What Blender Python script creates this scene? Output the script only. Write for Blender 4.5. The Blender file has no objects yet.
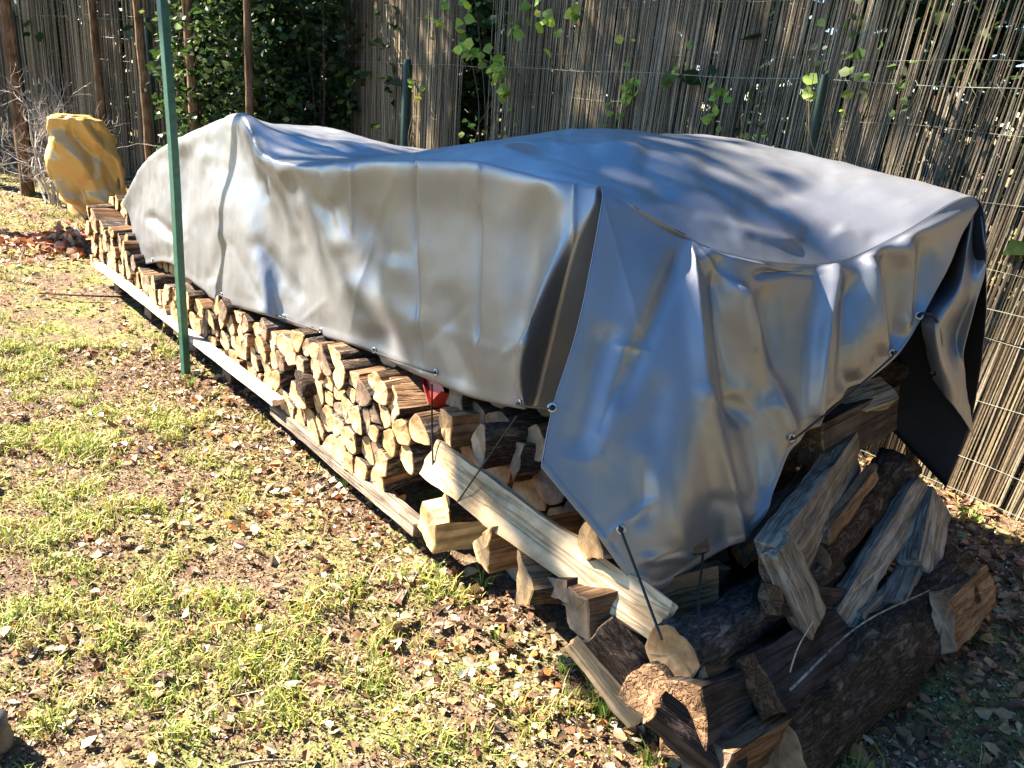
import bpy, math, random
import numpy as np
from mathutils import Vector, Matrix
random.seed(7); RNG = np.random.default_rng(7)
S = bpy.context.scene
rad = math.radians
# ------------------------------------------------------------------ camera, world, sun, exposure
FPX, CAMH, PITCH, ROLL = 828.0, 1.6, rad(19.5), rad(4.5)
CF = np.array([0, math.cos(PITCH), -math.sin(PITCH)])
_r0 = np.array([1.0, 0, 0]); _u0 = np.cross(_r0, CF)
CR = math.cos(ROLL)*_r0 + math.sin(ROLL)*_u0
CU = -math.sin(ROLL)*_r0 + math.cos(ROLL)*_u0
CP = np.array([0, 0, CAMH])
cam = bpy.data.cameras.new('camera'); co = bpy.data.objects.new('camera', cam)
S.collection.objects.link(co); S.camera = co
cam.sensor_width = 36; cam.lens = 36*FPX/1024; cam.clip_start = 0.05; cam.clip_end = 500
co.matrix_world = Matrix(((CR[0], CU[0], -CF[0], 0), (CR[1], CU[1], -CF[1], 0), (CR[2], CU[2], -CF[2], CAMH), (0, 0, 0, 1)))
SUN_AZ, SUN_EL = rad(-71), rad(43)
SD = np.array([math.sin(SUN_AZ)*math.cos(SUN_EL), math.cos(SUN_AZ)*math.cos(SUN_EL), math.sin(SUN_EL)])
W = bpy.data.worlds.new('World'); S.world = W; W.use_nodes = True
nt = W.node_tree; sky = nt.nodes.new('ShaderNodeTexSky'); sky.sky_type = 'NISHITA'; sky.sun_disc = False
sky.sun_elevation = SUN_EL; sky.sun_rotation = SUN_AZ; sky.air_density = 1.0; sky.dust_density = 0.1; sky.ozone_density = 4.0
bg = nt.nodes['Background']; bg.inputs[1].default_value = 0.05
hs = nt.nodes.new('ShaderNodeHueSaturation'); hs.inputs['Saturation'].default_value = 1.22
nt.links.new(sky.outputs[0], hs.inputs['Color']); nt.links.new(hs.outputs[0], bg.inputs[0])
sl = bpy.data.lights.new('sun', 'SUN'); sl.energy = 5.0; sl.angle = rad(0.55); sl.color = (1.0, 0.90, 0.75)
so = bpy.data.objects.new('sun', sl); S.collection.objects.link(so)
so.rotation_euler = Vector(SD).to_track_quat('Z', 'Y').to_euler()
S.view_settings.view_transform = 'Standard'; S.view_settings.look = 'None'
S.view_settings.gamma = 1; S.view_settings.exposure = 2.88
S.render.engine = 'CYCLES'; S.cycles.max_bounces = 6

# ------------------------------------------------------------------ frames
# pile frame: a runs along the stack (0 = near end), b across it (0 = long front), z up
A = np.array([-.646, .763, 0]); B = np.array([.763, .646, 0]); O = np.array([0.42, 1.9, 0])
def ray(x, y): return CF + CR*(x-512)/FPX - CU*(y-384)/FPX
def w2p(p):
    d = np.asarray(p) - CP; k = d@CF
    return np.stack([512+FPX*(d@CR)/k, 384-FPX*(d@CU)/k], -1)
def toab(p):
    d = np.asarray(p) - O; return np.stack([d@A, d@B, d[..., 2]], -1)
def fromab(q):
    q = np.asarray(q, float); return O + q[..., 0:1]*A + q[..., 1:2]*B + q[..., 2:3]*np.array([0, 0, 1.])
def atb(x, y, b):
    d = ray(x, y); return CP + d*((b-(CP-O)@B)/(d@B))
def ata(x, y, a):
    d = ray(x, y); return CP + d*((a-(CP-O)@A)/(d@A))
def atz(x, y, z=0.):
    d = ray(x, y); return CP + d*((z-CAMH)/d[2])

# ------------------------------------------------------------------ noise
def _hash(ix, iy, iz, seed):
    h = (ix.astype(np.int64)*73856093) ^ (iy.astype(np.int64)*19349663) ^ (iz.astype(np.int64)*83492791) ^ (seed*2654435761)
    h = (h ^ (h >> 13))*1274126177 & 0x7fffffff
    h = (h ^ (h >> 15))*2246822519 & 0x7fffffff
    return ((h >> 7) & 0xffff)/65535.0
def vnoise(p, seed=0):
    p = np.asarray(p, float); i = np.floor(p); f = p-i; f = f*f*(3-2*f); i = i.astype(np.int64)
    r = 0
    for dx in (0, 1):
        for dy in (0, 1):
            for dz in (0, 1):
                w = (f[..., 0] if dx else 1-f[..., 0])*(f[..., 1] if dy else 1-f[..., 1])*(f[..., 2] if dz else 1-f[..., 2])
                r = r + w*_hash(i[..., 0]+dx, i[..., 1]+dy, i[..., 2]+dz, seed)
    return r*2-1
def fbm(p, octv=4, seed=0):
    p = np.asarray(p, float); r = 0; a = 1
    for o in range(octv):
        r = r + a*vnoise(p*2**o, seed+o); a *= .5
    return r

# ------------------------------------------------------------------ object helpers
def link(o, parent=None):
    S.collection.objects.link(o)
    if parent is not None: o.parent = parent
    return o
def mesh_obj(name, V, Fc, mats, parent=None, smooth=False, mi=None, col=None):
    m = bpy.data.meshes.new(name)
    V = np.asarray(V, dtype=np.float32)
    if isinstance(Fc, np.ndarray):
        n, k = Fc.shape
        m.vertices.add(len(V)); m.vertices.foreach_set('co', V.ravel())
        m.loops.add(n*k); m.loops.foreach_set('vertex_index', Fc.astype(np.int32).ravel())
        m.polygons.add(n); m.polygons.foreach_set('loop_start', (np.arange(n)*k).astype(np.int32))
        m.polygons.foreach_set('loop_total', np.full(n, k, dtype=np.int32))
    else:
        m.from_pydata([tuple(map(float, v)) for v in V], [], Fc)
    for mt in (mats if isinstance(mats, (list, tuple)) else [mats]): m.materials.append(mt)
    if mi is not None: m.polygons.foreach_set('material_index', np.asarray(mi, dtype=np.int32))
    m.polygons.foreach_set('use_smooth', np.full(len(m.polygons), bool(smooth)))
    if col is not None:
        at = m.color_attributes.new('tint', 'FLOAT_COLOR', 'POINT')
        c = np.ones((len(V), 4), dtype=np.float32); c[:, :3] = col; at.data.foreach_set('color', c.ravel())
    m.update(); m.validate()
    return link(bpy.data.objects.new(name, m), parent)
def tag(o, label=None, cat=None, group=None, kind=None):
    if label: o['label'] = label
    if cat: o['category'] = cat
    if group: o['group'] = group
    if kind: o['kind'] = kind
    return o
def thing(name, label, cat, loc=(0, 0, 0), group=None):
    o = bpy.data.objects.new(name, None); link(o); o.location = tuple(float(v) for v in loc); o.empty_display_size = .1
    return tag(o, label, cat, group)
def tubes(paths, radii, sides=5):
    """paths: list of (n,3) arrays -> verts, quads"""
    V = []; Q = []; base = 0
    for P, r in zip(paths, radii):
        P = np.asarray(P, float); n = len(P); r = np.broadcast_to(np.asarray(r, float), (n,))
        T = np.gradient(P, axis=0); T /= np.linalg.norm(T, axis=1)[:, None]+1e-9
        up = np.array([0, 0, 1.]) if abs(T[0][2]) < .9 else np.array([0, 1., 0])
        U = np.cross(T, up); U /= np.linalg.norm(U, axis=1)[:, None]+1e-9; Wv = np.cross(T, U)
        an = np.arange(sides)*2*math.pi/sides
        ring = P[:, None] + r[:, None, None]*(np.cos(an)[None, :, None]*U[:, None] + np.sin(an)[None, :, None]*Wv[:, None])
        V.append(ring.reshape(-1, 3))
        i = np.arange(n-1)[:, None]*sides; j = np.arange(sides)[None]; j2 = (j+1) % sides
        Q.append(np.stack([i+j, i+j2, i+sides+j2, i+sides+j], -1).reshape(-1, 4)+base)
        base += n*sides
    return np.concatenate(V), np.concatenate(Q)
def spline(pts, n):
    """Catmull-Rom through pts"""
    P = np.asarray(pts, float); P = np.vstack([2*P[0]-P[1], P, 2*P[-1]-P[-2]])
    m = len(P)-3; t = np.linspace(0, m, n); k = np.minimum(t.astype(int), m-1); u = (t-k)[:, None]
    p0, p1, p2, p3 = P[k], P[k+1], P[k+2], P[k+3]
    return .5*((2*p1)+(-p0+p2)*u+(2*p0-5*p1+4*p2-p3)*u*u+(-p0+3*p1-3*p2+p3)*u**3)

# ------------------------------------------------------------------ materials
def mat(name, rough=.8, metal=0., spec=.3):
    m = bpy.data.materials.new(name); m.use_nodes = True; n = m.node_tree
    p = n.nodes['Principled BSDF']; p.inputs['Roughness'].default_value = rough
    p.inputs['Metallic'].default_value = metal; p.inputs['Specular IOR Level'].default_value = spec
    return m, n, p
def N(n, t, **kw):
    x = n.nodes.new(t)
    for k, v in kw.items():
        if k in x.inputs: x.inputs[k].default_value = v
        else: setattr(x, k, v)
    return x
def ramp(n, src, stops):
    r = n.nodes.new('ShaderNodeValToRGB'); e = r.color_ramp.elements
    while len(e) < len(stops): e.new(.5)
    for i, (p, c) in enumerate(stops): e[i].position = p; e[i].color = (*c, 1)
    n.links.new(src, r.inputs[0]); return r.outputs[0]
def mul(n, c1, c2, f=1.0, mode='MULTIPLY'):
    x = n.nodes.new('ShaderNodeMixRGB'); x.blend_type = mode
    for i, c in ((0, f), (1, c1), (2, c2)):
        if hasattr(c, 'links'): n.links.new(c, x.inputs[i])
        else: x.inputs[i].default_value = c if i == 0 else (*c, 1)
    return x.outputs[0]
def coords(n, scale=(1, 1, 1), kind='Object'):
    t = n.nodes.new('ShaderNodeTexCoord'); mp = n.nodes.new('ShaderNodeMapping'); mp.inputs['Scale'].default_value = scale
    n.links.new(t.outputs[kind], mp.inputs[0]); return mp.outputs[0]
def noise(n, vec, scale, detail=4, rough=.6, dist=0):
    x = N(n, 'ShaderNodeTexNoise', Scale=scale, Detail=detail, Roughness=rough, Distortion=dist)
    n.links.new(vec, x.inputs['Vector']); return x.outputs['Fac']
def bump(n, p, h, strength=.5, dist=.01):
    b = N(n, 'ShaderNodeBump', Strength=strength, Distance=dist); n.links.new(h, b.inputs['Height']); n.links.new(b.outputs[0], p.inputs['Normal'])
def objrand(n, lo, hi):
    oi = n.nodes.new('ShaderNodeObjectInfo'); return ramp(n, oi.outputs['Random'], [(0, lo), (1, hi)])

def tinted(name, rough=.7, spec=.25, trans=0., amp=.25, scale=40):
    m, n, p = mat(name, rough, 0, spec)
    at = n.nodes.new('ShaderNodeAttribute'); at.attribute_name = 'tint'
    nz = noise(n, coords(n), scale, 3)
    c = mul(n, at.outputs['Color'], ramp(n, nz, [(.25, (1-amp*2,)*3), (.75, (1+amp,)*3)]))
    n.links.new(c, p.inputs['Base Color'])
    if trans:
        tr = n.nodes.new('ShaderNodeBsdfTranslucent'); n.links.new(c, tr.inputs[0])
        mx = n.nodes.new('ShaderNodeMixShader'); mx.inputs[0].default_value = trans
        n.links.new(p.outputs[0], mx.inputs[1]); n.links.new(tr.outputs[0], mx.inputs[2])
        n.links.new(mx.outputs[0], n.nodes['Material Output'].inputs[0])
    return m
def wood_end(name, lo, hi, ring=90):
    m, n, p = mat(name, .85, 0, .15)
    c = coords(n)
    nz = noise(n, c, 18, 5); big = noise(n, c, 5, 2)
    wv = N(n, 'ShaderNodeTexWave', Scale=ring/6, Distortion=4.0, Detail=3.0); wv.wave_type = 'RINGS'; wv.rings_direction = 'Y'
    n.links.new(c, wv.inputs['Vector'])
    col = mul(n, objrand(n, lo, hi), ramp(n, wv.outputs['Fac'], [(0, (.92, .89, .86)), (.6, (1, 1, 1))]))
    col = mul(n, col, ramp(n, nz, [(.3, (.6, .55, .5)), (.6, (1.1, 1.08, 1.05))]))
    col = mul(n, col, ramp(n, big, [(.38, (.62, .55, .5)), (.55, (1, 1, 1))]))
    n.links.new(col, p.inputs['Base Color']); bump(n, p, nz, .6, .006); return m
def wood_side(name, lo, hi, dark=(.35, .3, .27), sc=(26, 2.2, 26), bstr=.8):
    m, n, p = mat(name, .92, 0, .06)
    c = coords(n, sc); c2 = coords(n)
    f = noise(n, c, 1.6, 6, .7, .3); g = noise(n, c2, 7, 4)
    col = mul(n, objrand(n, lo, hi), ramp(n, f, [(.3, dark), (.5, (.85, .83, .8)), (.7, (1.15, 1.12, 1.08))]))
    col = mul(n, col, ramp(n, g, [(.35, (.6, .57, .55)), (.6, (1.05, 1.05, 1.05))]))
    k = noise(n, coords(n, (sc[0]*1.6, sc[1]*.45, sc[2]*1.6)), 1.0, 3, .5, .5)
    crk = ramp(n, k, [(.44, (1,)*3), (.485, (.35,)*3), (.5, (.12,)*3), (.515, (.35,)*3), (.56, (1,)*3)])
    col = mul(n, col, crk, .5)
    n.links.new(col, p.inputs['Base Color']); bump(n, p, mul(n, f, crk, .8), bstr, .014); return m
def bark_mat(name, lo, hi):
    m, n, p = mat(name, .92, 0, .12)
    c = coords(n, (44, 11, 44)); big = noise(n, coords(n), 9, 3)
    nz = noise(n, c, 1.0, 8, .62, .8); f2 = noise(n, coords(n, (120, 60, 120)), 1.0, 4, .7)
    ridge = ramp(n, nz, [(.36, (.9,)*3), (.47, (.25,)*3), (.5, (0,)*3), (.53, (.3,)*3), (.64, (1,)*3)])
    col = mul(n, objrand(n, lo, hi), ramp(n, ridge, [(0, (.35, .33, .31)), (.5, (.9, .88, .85)), (1, (1.45, 1.38, 1.3))]))
    col = mul(n, col, ramp(n, big, [(.35, (.65,)*3), (.65, (1.25,)*3)])); col = mul(n, col, ramp(n, f2, [(.3, (.7,)*3), (.7, (1.25,)*3)]))
    n.links.new(col, p.inputs['Base Color']); bump(n, p, mul(n, ridge, f2, .35), 1.0, .014); return m
M_END = wood_end('cut_wood_end', (.46, .29, .145), (.62, .43, .24))
M_ENDG = wood_end('weathered_shaded_wood_end', (.20, .15, .11), (.36, .27, .19))  # weathered ends; shade at the near corner is also put into this dark colour
M_SPLIT = wood_side('split_wood', (.20, .12, .07), (.38, .24, .14))
M_GREY = wood_side('weathered_grey_wood', (.30, .25, .20), (.42, .36, .29), (.3, .28, .27))
M_PALE = wood_side('fresh_pale_wood', (.62, .47, .29), (.70, .54, .35), (.72, .6, .48), (16, 1.4, 16), .5)
M_BARK = bark_mat('rough_bark', (.085, .06, .045), (.16, .115, .085))
M_BARKG = bark_mat('grey_brown_bark', (.12, .10, .09), (.2, .165, .14))
M_DARKW = wood_side('dark_wood', (.07, .055, .05), (.12, .09, .075))  # plain dark brown wood tone shared by several logs and a twig
M_RAIL = wood_side('bleached_plank', (.62, .57, .50), (.66, .60, .52), (.7, .67, .62), (20, 1.5, 20), .5)

def tarp_mat(name, base, rough, metal, seamy=True):
    m, n, p = mat(name, rough, metal, .5)
    c = coords(n)
    g = noise(n, c, 3.0, 4); fine = noise(n, c, 420, 2, .5)
    col = mul(n, base, ramp(n, g, [(.35, (.9, .9, .9)), (.65, (1.04, 1.04, 1.04))]))
    n.links.new(col, p.inputs['Base Color'])
    n.links.new(ramp(n, noise(n, c, 9, 3), [(.3, (rough-.05,)*3), (.7, (rough+.07,)*3)]), p.inputs['Roughness'])
    w = noise(n, coords(n, (1, 1, .6)), 9.0, 5, .5, .6)
    b1 = N(n, 'ShaderNodeBump', Strength=.10, Distance=.02); n.links.new(w, b1.inputs['Height'])
    b2 = N(n, 'ShaderNodeBump', Strength=.06, Distance=.001); n.links.new(fine, b2.inputs['Height'])
    vo = N(n, 'ShaderNodeTexVoronoi', Scale=4.2, feature='DISTANCE_TO_EDGE'); vm = n.nodes.new('ShaderNodeVectorMath'); vm.operation = 'ADD'
    cn = N(n, 'ShaderNodeTexNoise', Scale=3.0, Detail=2.0); n.links.new(c, cn.inputs['Vector']); n.links.new(c, vm.inputs[0]); n.links.new(cn.outputs['Color'], vm.inputs[1]); n.links.new(vm.outputs[0], vo.inputs['Vector'])
    cr_ = ramp(n, vo.outputs['Distance'], [(0, (0,)*3), (.035, (.8,)*3), (.2, (1,)*3)])
    b3 = N(n, 'ShaderNodeBump', Strength=.0, Distance=.006); n.links.new(cr_, b3.inputs['Height']); n.links.new(b1.outputs[0], b3.inputs['Normal'])
    n.links.new(b3.outputs[0], b2.inputs['Normal']); n.links.new(b2.outputs[0], p.inputs['Normal'])
    return m
M_TARP = tarp_mat('silver_tarpaulin', (.245, .247, .262), .37, .57)
M_TARPIN, _n, _p = mat('black_tarpaulin_underside', .6); _p.inputs['Base Color'].default_value = (.012, .012, .014, 1)
M_GOLD, _n, _p = mat('golden_foil_sheet', .24, .12, .9); _p.inputs['Base Color'].default_value = (.62, .36, .10, 1)
def plain(name, c, rough=.5, metal=0., spec=.4, amp=.2, sc=25):
    m, n, p = mat(name, rough, metal, spec)
    nz = noise(n, coords(n), sc, 5)
    n.links.new(mul(n, c, ramp(n, nz, [(.3, (1-amp,)*3), (.7, (1+amp*.5,)*3)])), p.inputs['Base Color']); bump(n, p, nz, .15, .002)
    return m
M_GREEN = plain('green_painted_steel', (.035, .115, .075), .42, 0, .5, .35, 30)
M_WIREG = plain('green_grey_wire', (.20, .22, .17), .5, .3)
M_POSTG = plain('dark_green_post', (.012, .035, .026), .5)
M_CORD = plain('black_elastic_cord', (.012, .012, .013), .55, 0, .4, .5, 300)
M_STEEL = plain('zinc_eyelet', (.55, .55, .56), .3, .9)
M_RED = plain('red_plastic', (.35, .03, .015), .4, 0, .5)
M_ROCK = plain('grey_stone', (.16, .14, .13), .85, 0, .2, .5, 12)
M_REED = tinted('dry_reed', .6, .35, 0, .22, 60)
M_LEAF = tinted('green_foliage', .5, .35, .4, .15)
M_DEAD = tinted('fallen_leaf', .7, .2, .12, .22, 60)
M_GRASS = tinted('grass_blade', .55, .25, .3, .12)
M_TWIG = tinted('dry_twig', .8, .2, 0, .25)
M_FPOST = wood_side('brown_fence_post', (.22, .14, .085), (.30, .20, .12), sc=(20, 20, 2))
M_TRUNK = bark_mat('trunk_bark', (.12, .09, .065), (.16, .12, .09))

# ------------------------------------------------------------------ ground
gm, gn, gp = mat('garden_soil_and_moss', .95, 0, .1)
_c = coords(gn)
_n1 = noise(gn, _c, 2.3, 6, .65, .4); _n2 = noise(gn, _c, 38, 6, .75); _n3 = noise(gn, _c, 160, 3, .6)
_soil = ramp(gn, _n2, [(.3, (.07, .045, .03)), (.5, (.17, .115, .075)), (.7, (.33, .25, .17))])
_moss = ramp(gn, _n2, [(.3, (.09, .10, .03)), (.5, (.21, .22, .07)), (.72, (.38, .38, .14))])
_g = mul(gn, _soil, _moss, ramp(gn, _n1, [(.46, (0,)*3), (.62, (1,)*3)]), 'MIX')
gn.links.new(mul(gn, _g, ramp(gn, _n3, [(.3, (.6,)*3), (.7, (1.3,)*3)])), gp.inputs['Base Color'])
bump(gn, gp, mul(gn, _n2, _n3, .5, 'ADD'), 1.0, .02)
def gz(x, y):
    x = np.asarray(x, float); y = np.asarray(y, float); z0 = np.zeros_like(x)
    near = np.clip((14-np.hypot(x, y))/8, 0, 1)
    h = .022*fbm(np.stack([x*1.7, y*1.7, z0], -1), 3, 5)*near + .009*fbm(np.stack([x*14, y*14, z0], -1), 3, 9)*near
    return h - .006
def make_ground():
    def axis(lo, hi, fine_lo, fine_hi, st):
        f = np.arange(fine_lo, fine_hi, st); l = fine_lo-np.geomspace(st, fine_lo-lo, 26)[::-1]; r = f[-1]+np.geomspace(st, hi-f[-1], 26)
        return np.concatenate([l, f, r])
    xs = axis(-150, 150, -4.2, 2.6, .02); ys = axis(-100, 200, .9, 7.5, .02)
    X, Y = np.meshgrid(xs, ys); Z = gz(X, Y)
    V = np.stack([X, Y, Z], -1).reshape(-1, 3); nx = len(xs)
    i, j = np.meshgrid(np.arange(len(ys)-1), np.arange(nx-1), indexing='ij'); k = (i*nx+j).ravel()
    o = mesh_obj('ground', V, np.stack([k, k+1, k+nx+1, k+nx], -1), gm, smooth=True); tag(o, kind='structure')
make_ground()

# ------------------------------------------------------------------ leaf / blade meshes
def leaf_mesh(C, size, up=None, lw=.55, fold=.25, tilt=1.0, col=None, aim=None):
    """folded kite leaves; C (n,3), size (n,), returns verts, quads, colours"""
    n = len(C); size = np.broadcast_to(size, (n,))
    th = RNG.uniform(0, 2*math.pi, n)
    if aim is None:
        nrm = RNG.normal(size=(n, 3))*tilt; nrm += (np.array([0, 0, 1.]) if up is None else up)
    else: nrm = aim + RNG.normal(size=(n, 3))*tilt
    nrm /= np.linalg.norm(nrm, axis=1)[:, None]
    h = np.stack([np.cos(th), np.sin(th), np.zeros(n)], -1)
    d = h - nrm*(h*nrm).sum(1)[:, None]; d /= np.linalg.norm(d, axis=1)[:, None]+1e-9
    s = np.cross(nrm, d); L = size[:, None]
    f = nrm*L*fold*RNG.uniform(-.6, 1.4, (n, 1)); b1 = nrm*L*.15*RNG.normal(size=(n, 1))
    P = [C-d*L*.5+b1, C-d*L*.15+s*L*lw*.5+f, C+d*L*.22+s*L*lw*.36+f*.8, C+d*L*.5+b1*.6, C+d*L*.22-s*L*lw*.36+f*.8, C-d*L*.15-s*L*lw*.5+f]
    V = np.stack(P, 1).reshape(-1, 3); k = np.arange(n)[:, None]*6
    Q = np.concatenate([k+np.array([[0, 1, 2, 3]]), k+np.array([[0, 3, 4, 5]])])
    cc = None if col is None else np.repeat(col, 6, axis=0)
    return V, Q, cc
def palette(n, cols, wts, jit=.12):
    cols = np.array(cols); w = np.array(wts, float); w /= w.sum()
    c = cols[RNG.choice(len(cols), n, p=w)]; return np.clip(c*RNG.uniform(1-jit*2, 1+jit*2, (n, 1))*RNG.uniform(1-jit, 1+jit, (n, 3)), .003, .95)
GREENS = [(.026, .05, .014), (.035, .07, .016), (.055, .09, .022), (.08, .12, .028)]
BRIGHT = [(.30, .44, .06), (.42, .55, .08), (.52, .52, .10), (.20, .32, .05)]  # leaf greens raised so shaded vine sprigs carry sun flecks in their colour
DEADC = [(.42, .29, .16), (.30, .17, .09), (.20, .10, .055), (.60, .48, .32), (.45, .19, .06), (.62, .50, .18), (.12, .07, .045), (.70, .62, .5)]

# ------------------------------------------------------------------ visible-ground sampling
FB0 = np.array([2.12, 3.32]); FDIR = np.array([-.568, .823]); FN = np.array([.823, .568])   # fence line
def frustum_pts(n, xr, yr, margin=420):
    X = RNG.uniform(*xr, n); Y = RNG.uniform(*yr, n); P = np.stack([X, Y, np.zeros(n)], -1)
    q = w2p(P); d = (P-CP)@CF
    ok = (d > .3) & (q[:, 0] > -margin) & (q[:, 0] < 1024+margin) & (q[:, 1] < 768+margin*2) & (q[:, 1] > 0)
    return P[ok]
def outside_pile(P, pad=0.0):
    q = toab(P); return ~((q[:, 0] > -.30-pad) & (q[:, 0] < 6.5) & (q[:, 1] > -.02-pad) & (q[:, 1] < 1.3))
def make_grass():
    P = np.concatenate([frustum_pts(560000, (-5.2, 2.8), (1.2, 4.6)), frustum_pts(360000, (-11, .0), (4.4, 11))])
    P = P[outside_pile(P, .05)]
    d = np.hypot(P[:, 0], P[:, 1])
    z0 = np.zeros(len(P))
    pat = fbm(np.stack([P[:, 0]*1.5, P[:, 1]*1.5, z0], -1), 3, 21)*.55 + fbm(np.stack([P[:, 0]*9, P[:, 1]*9, z0], -1), 2, 33)*.75
    ab = toab(P)
    bare = np.clip(1-(ab[:, 1]+.9)/.55, 0, 1)*0 + np.exp(-((ab[:, 1]+.30)/.3)**2)*.45   # trampled strip next to the logs
    behind = (ab[:, 1] > .9) | ((ab[:, 0] < -.15) & (ab[:, 1] > .35))
    fade = np.clip((d-9)/3, 0, 1)
    keep = RNG.uniform(size=len(P)) < np.clip(.26+pat*1.25-bare-fade*.5, .02, 1)*np.where(behind, .06, 1)*.62
    P = P[keep]; d = d[keep]; pat = pat[keep]; n = len(P)
    P[:, 2] = gz(P[:, 0], P[:, 1])-.002
    L = (RNG.gamma(5, .0048, n)+.006)*(1+np.clip(pat, -.4, 1.2)*.5)*np.where(RNG.uniform(size=n) < .06, 1.9, 1)
    wd = RNG.uniform(.0011, .0024, n)*(1+d*.16)
    th = RNG.uniform(0, 2*math.pi, n); lean = RNG.uniform(.15, 1.5, n)
    dr = np.stack([np.cos(th), np.sin(th), np.zeros(n)], -1); sd = np.stack([-np.sin(th), np.cos(th), np.zeros(n)], -1)
    up = np.array([0, 0, 1.]); Lc = L[:, None]
    m1 = P+up*Lc*.55+dr*Lc*.22*lean[:, None]; tp = P+up*Lc*(1-.25*lean[:, None])+dr*Lc*.75*lean[:, None]; w = sd*wd[:, None]
    V = np.stack([P-w, P+w, m1+w*.8, m1-w*.8, tp+w*.15, tp-w*.15], 1).reshape(-1, 3)
    k = np.arange(n)[:, None]*6; Q = np.concatenate([k+np.array([[0, 1, 2, 3]]), k+np.array([[3, 2, 4, 5]])])
    col = palette(n, [(.20, .25, .045), (.32, .35, .07), (.42, .38, .12), (.52, .42, .23), (.12, .16, .035)], [2.6, 3, 2.4, 1.8, 1.8])
    o = mesh_obj('grass', V, Q, M_GRASS, col=np.repeat(col, 6, axis=0))
    tag(o, 'sparse yellow green lawn grass growing in front of the woodpile', 'grass', kind='stuff')
def make_litter():
    P = np.concatenate([frustum_pts(35000, (-5.2, 2.9), (1.2, 4.6)), frustum_pts(30000, (-9, 2.5), (4.4, 12))])
    P = P[outside_pile(P, -.05)]; ab = toab(P); z0 = np.zeros(len(P))
    pat = fbm(np.stack([P[:, 0]*1.8, P[:, 1]*1.8, z0], -1), 3, 51)
    w = .24+.22*pat+.42*np.exp(-((ab[:, 1]+.15)/.28)**2)+np.where(ab[:, 1] > 1.2, .75, 0)+np.where((ab[:, 0] < -.2) & (ab[:, 1] > .35), .45, 0)+np.where(ab[:, 0] > 6.2, .5, 0)
    P = P[RNG.uniform(size=len(P)) < np.clip(w, .02, 1)]
    n = len(P); P[:, 2] = gz(P[:, 0], P[:, 1])+RNG.uniform(.004, .022, n)
    sz = (RNG.gamma(6, .0038, n)+.007)
    col = palette(n, DEADC, [4, 3, 2.4, 3, 1.1, .6, 2.4, 1.0])
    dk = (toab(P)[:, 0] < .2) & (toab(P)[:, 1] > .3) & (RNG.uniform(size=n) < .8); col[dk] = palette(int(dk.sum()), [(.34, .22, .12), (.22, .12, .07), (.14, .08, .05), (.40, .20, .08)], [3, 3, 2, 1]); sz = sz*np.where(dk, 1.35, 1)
    V, Q, cc = leaf_mesh(P, sz, lw=.72, fold=.3, tilt=.42, col=col)
    # small crumbs of bark and chips
    C = np.concatenate([frustum_pts(260000, (-5.2, 2.9), (1.2, 4.6)), frustum_pts(30000, (-6, 0), (4.4, 9))]); C = C[outside_pile(C, -.05)]
    C[:, 2] = gz(C[:, 0], C[:, 1])+.003; n2 = len(C)
    V2, Q2, c2 = leaf_mesh(C, RNG.uniform(.004, .014, n2), lw=.6, fold=.3, tilt=.6, col=palette(n2, DEADC+[(.06, .04, .03)], [4, 4, 4, 2, 1, .5, 4, .8, 5]))
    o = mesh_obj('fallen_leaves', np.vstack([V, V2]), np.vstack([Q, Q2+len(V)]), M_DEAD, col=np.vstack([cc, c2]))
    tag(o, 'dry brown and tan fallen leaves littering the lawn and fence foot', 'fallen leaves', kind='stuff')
make_grass(); make_litter()

# ------------------------------------------------------------------ logs
def section(kind, w, h, n=26):
    """closed polygon, (x,z) points and per-edge bark flag"""
    pts = []; fl = []
    def arc(cx, cz, rx, rz, a0, a1, m):
        for k in range(m):
            t = a0+(a1-a0)*k/m; pts.append((cx+rx*math.cos(t), cz+rz*math.sin(t))); fl.append(1)
    def line(p, q, m):
        for k in range(m): pts.append((p[0]+(q[0]-p[0])*k/m, p[1]+(q[1]-p[1])*k/m)); fl.append(0)
    w2, h2 = w/2, h/2
    if kind == 'round': arc(0, 0, w2, h2, 0, 2*math.pi, n)
    elif kind == 'half':
        arc(0, -h2, w2, h, 0, math.pi, n*2//3); line((-w2, -h2), (w2, -h2), n//3)
    elif kind == 'halfup':                       # flat face up, bark below
        arc(0, h2, w2, h, math.pi, 2*math.pi, n*2//3); line((w2, h2), (-w2, h2), n//3)
    elif kind == 'wedge':
        a, b, c = (-w2, -h2), (w2, -h2*.7), (-w2*.15, h2)
        for k in range(n//3): t = k/(n//3); pts.append((a[0]+(b[0]-a[0])*t, a[1]+(b[1]-a[1])*t-math.sin(t*math.pi)*h*.14)); fl.append(1)
        line(b, c, n//3); line(c, a, n//3)
    elif kind == 'slab':
        line((-w2, -h2), (w2, -h2), n//3); line((w2, -h2), (w2*.94, h2), 3); line((w2*.94, h2), (-w2*.96, h2*.9), n//3); line((-w2*.96, h2*.9), (-w2, -h2), 3)
    return np.array(pts), np.array(fl)
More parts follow.
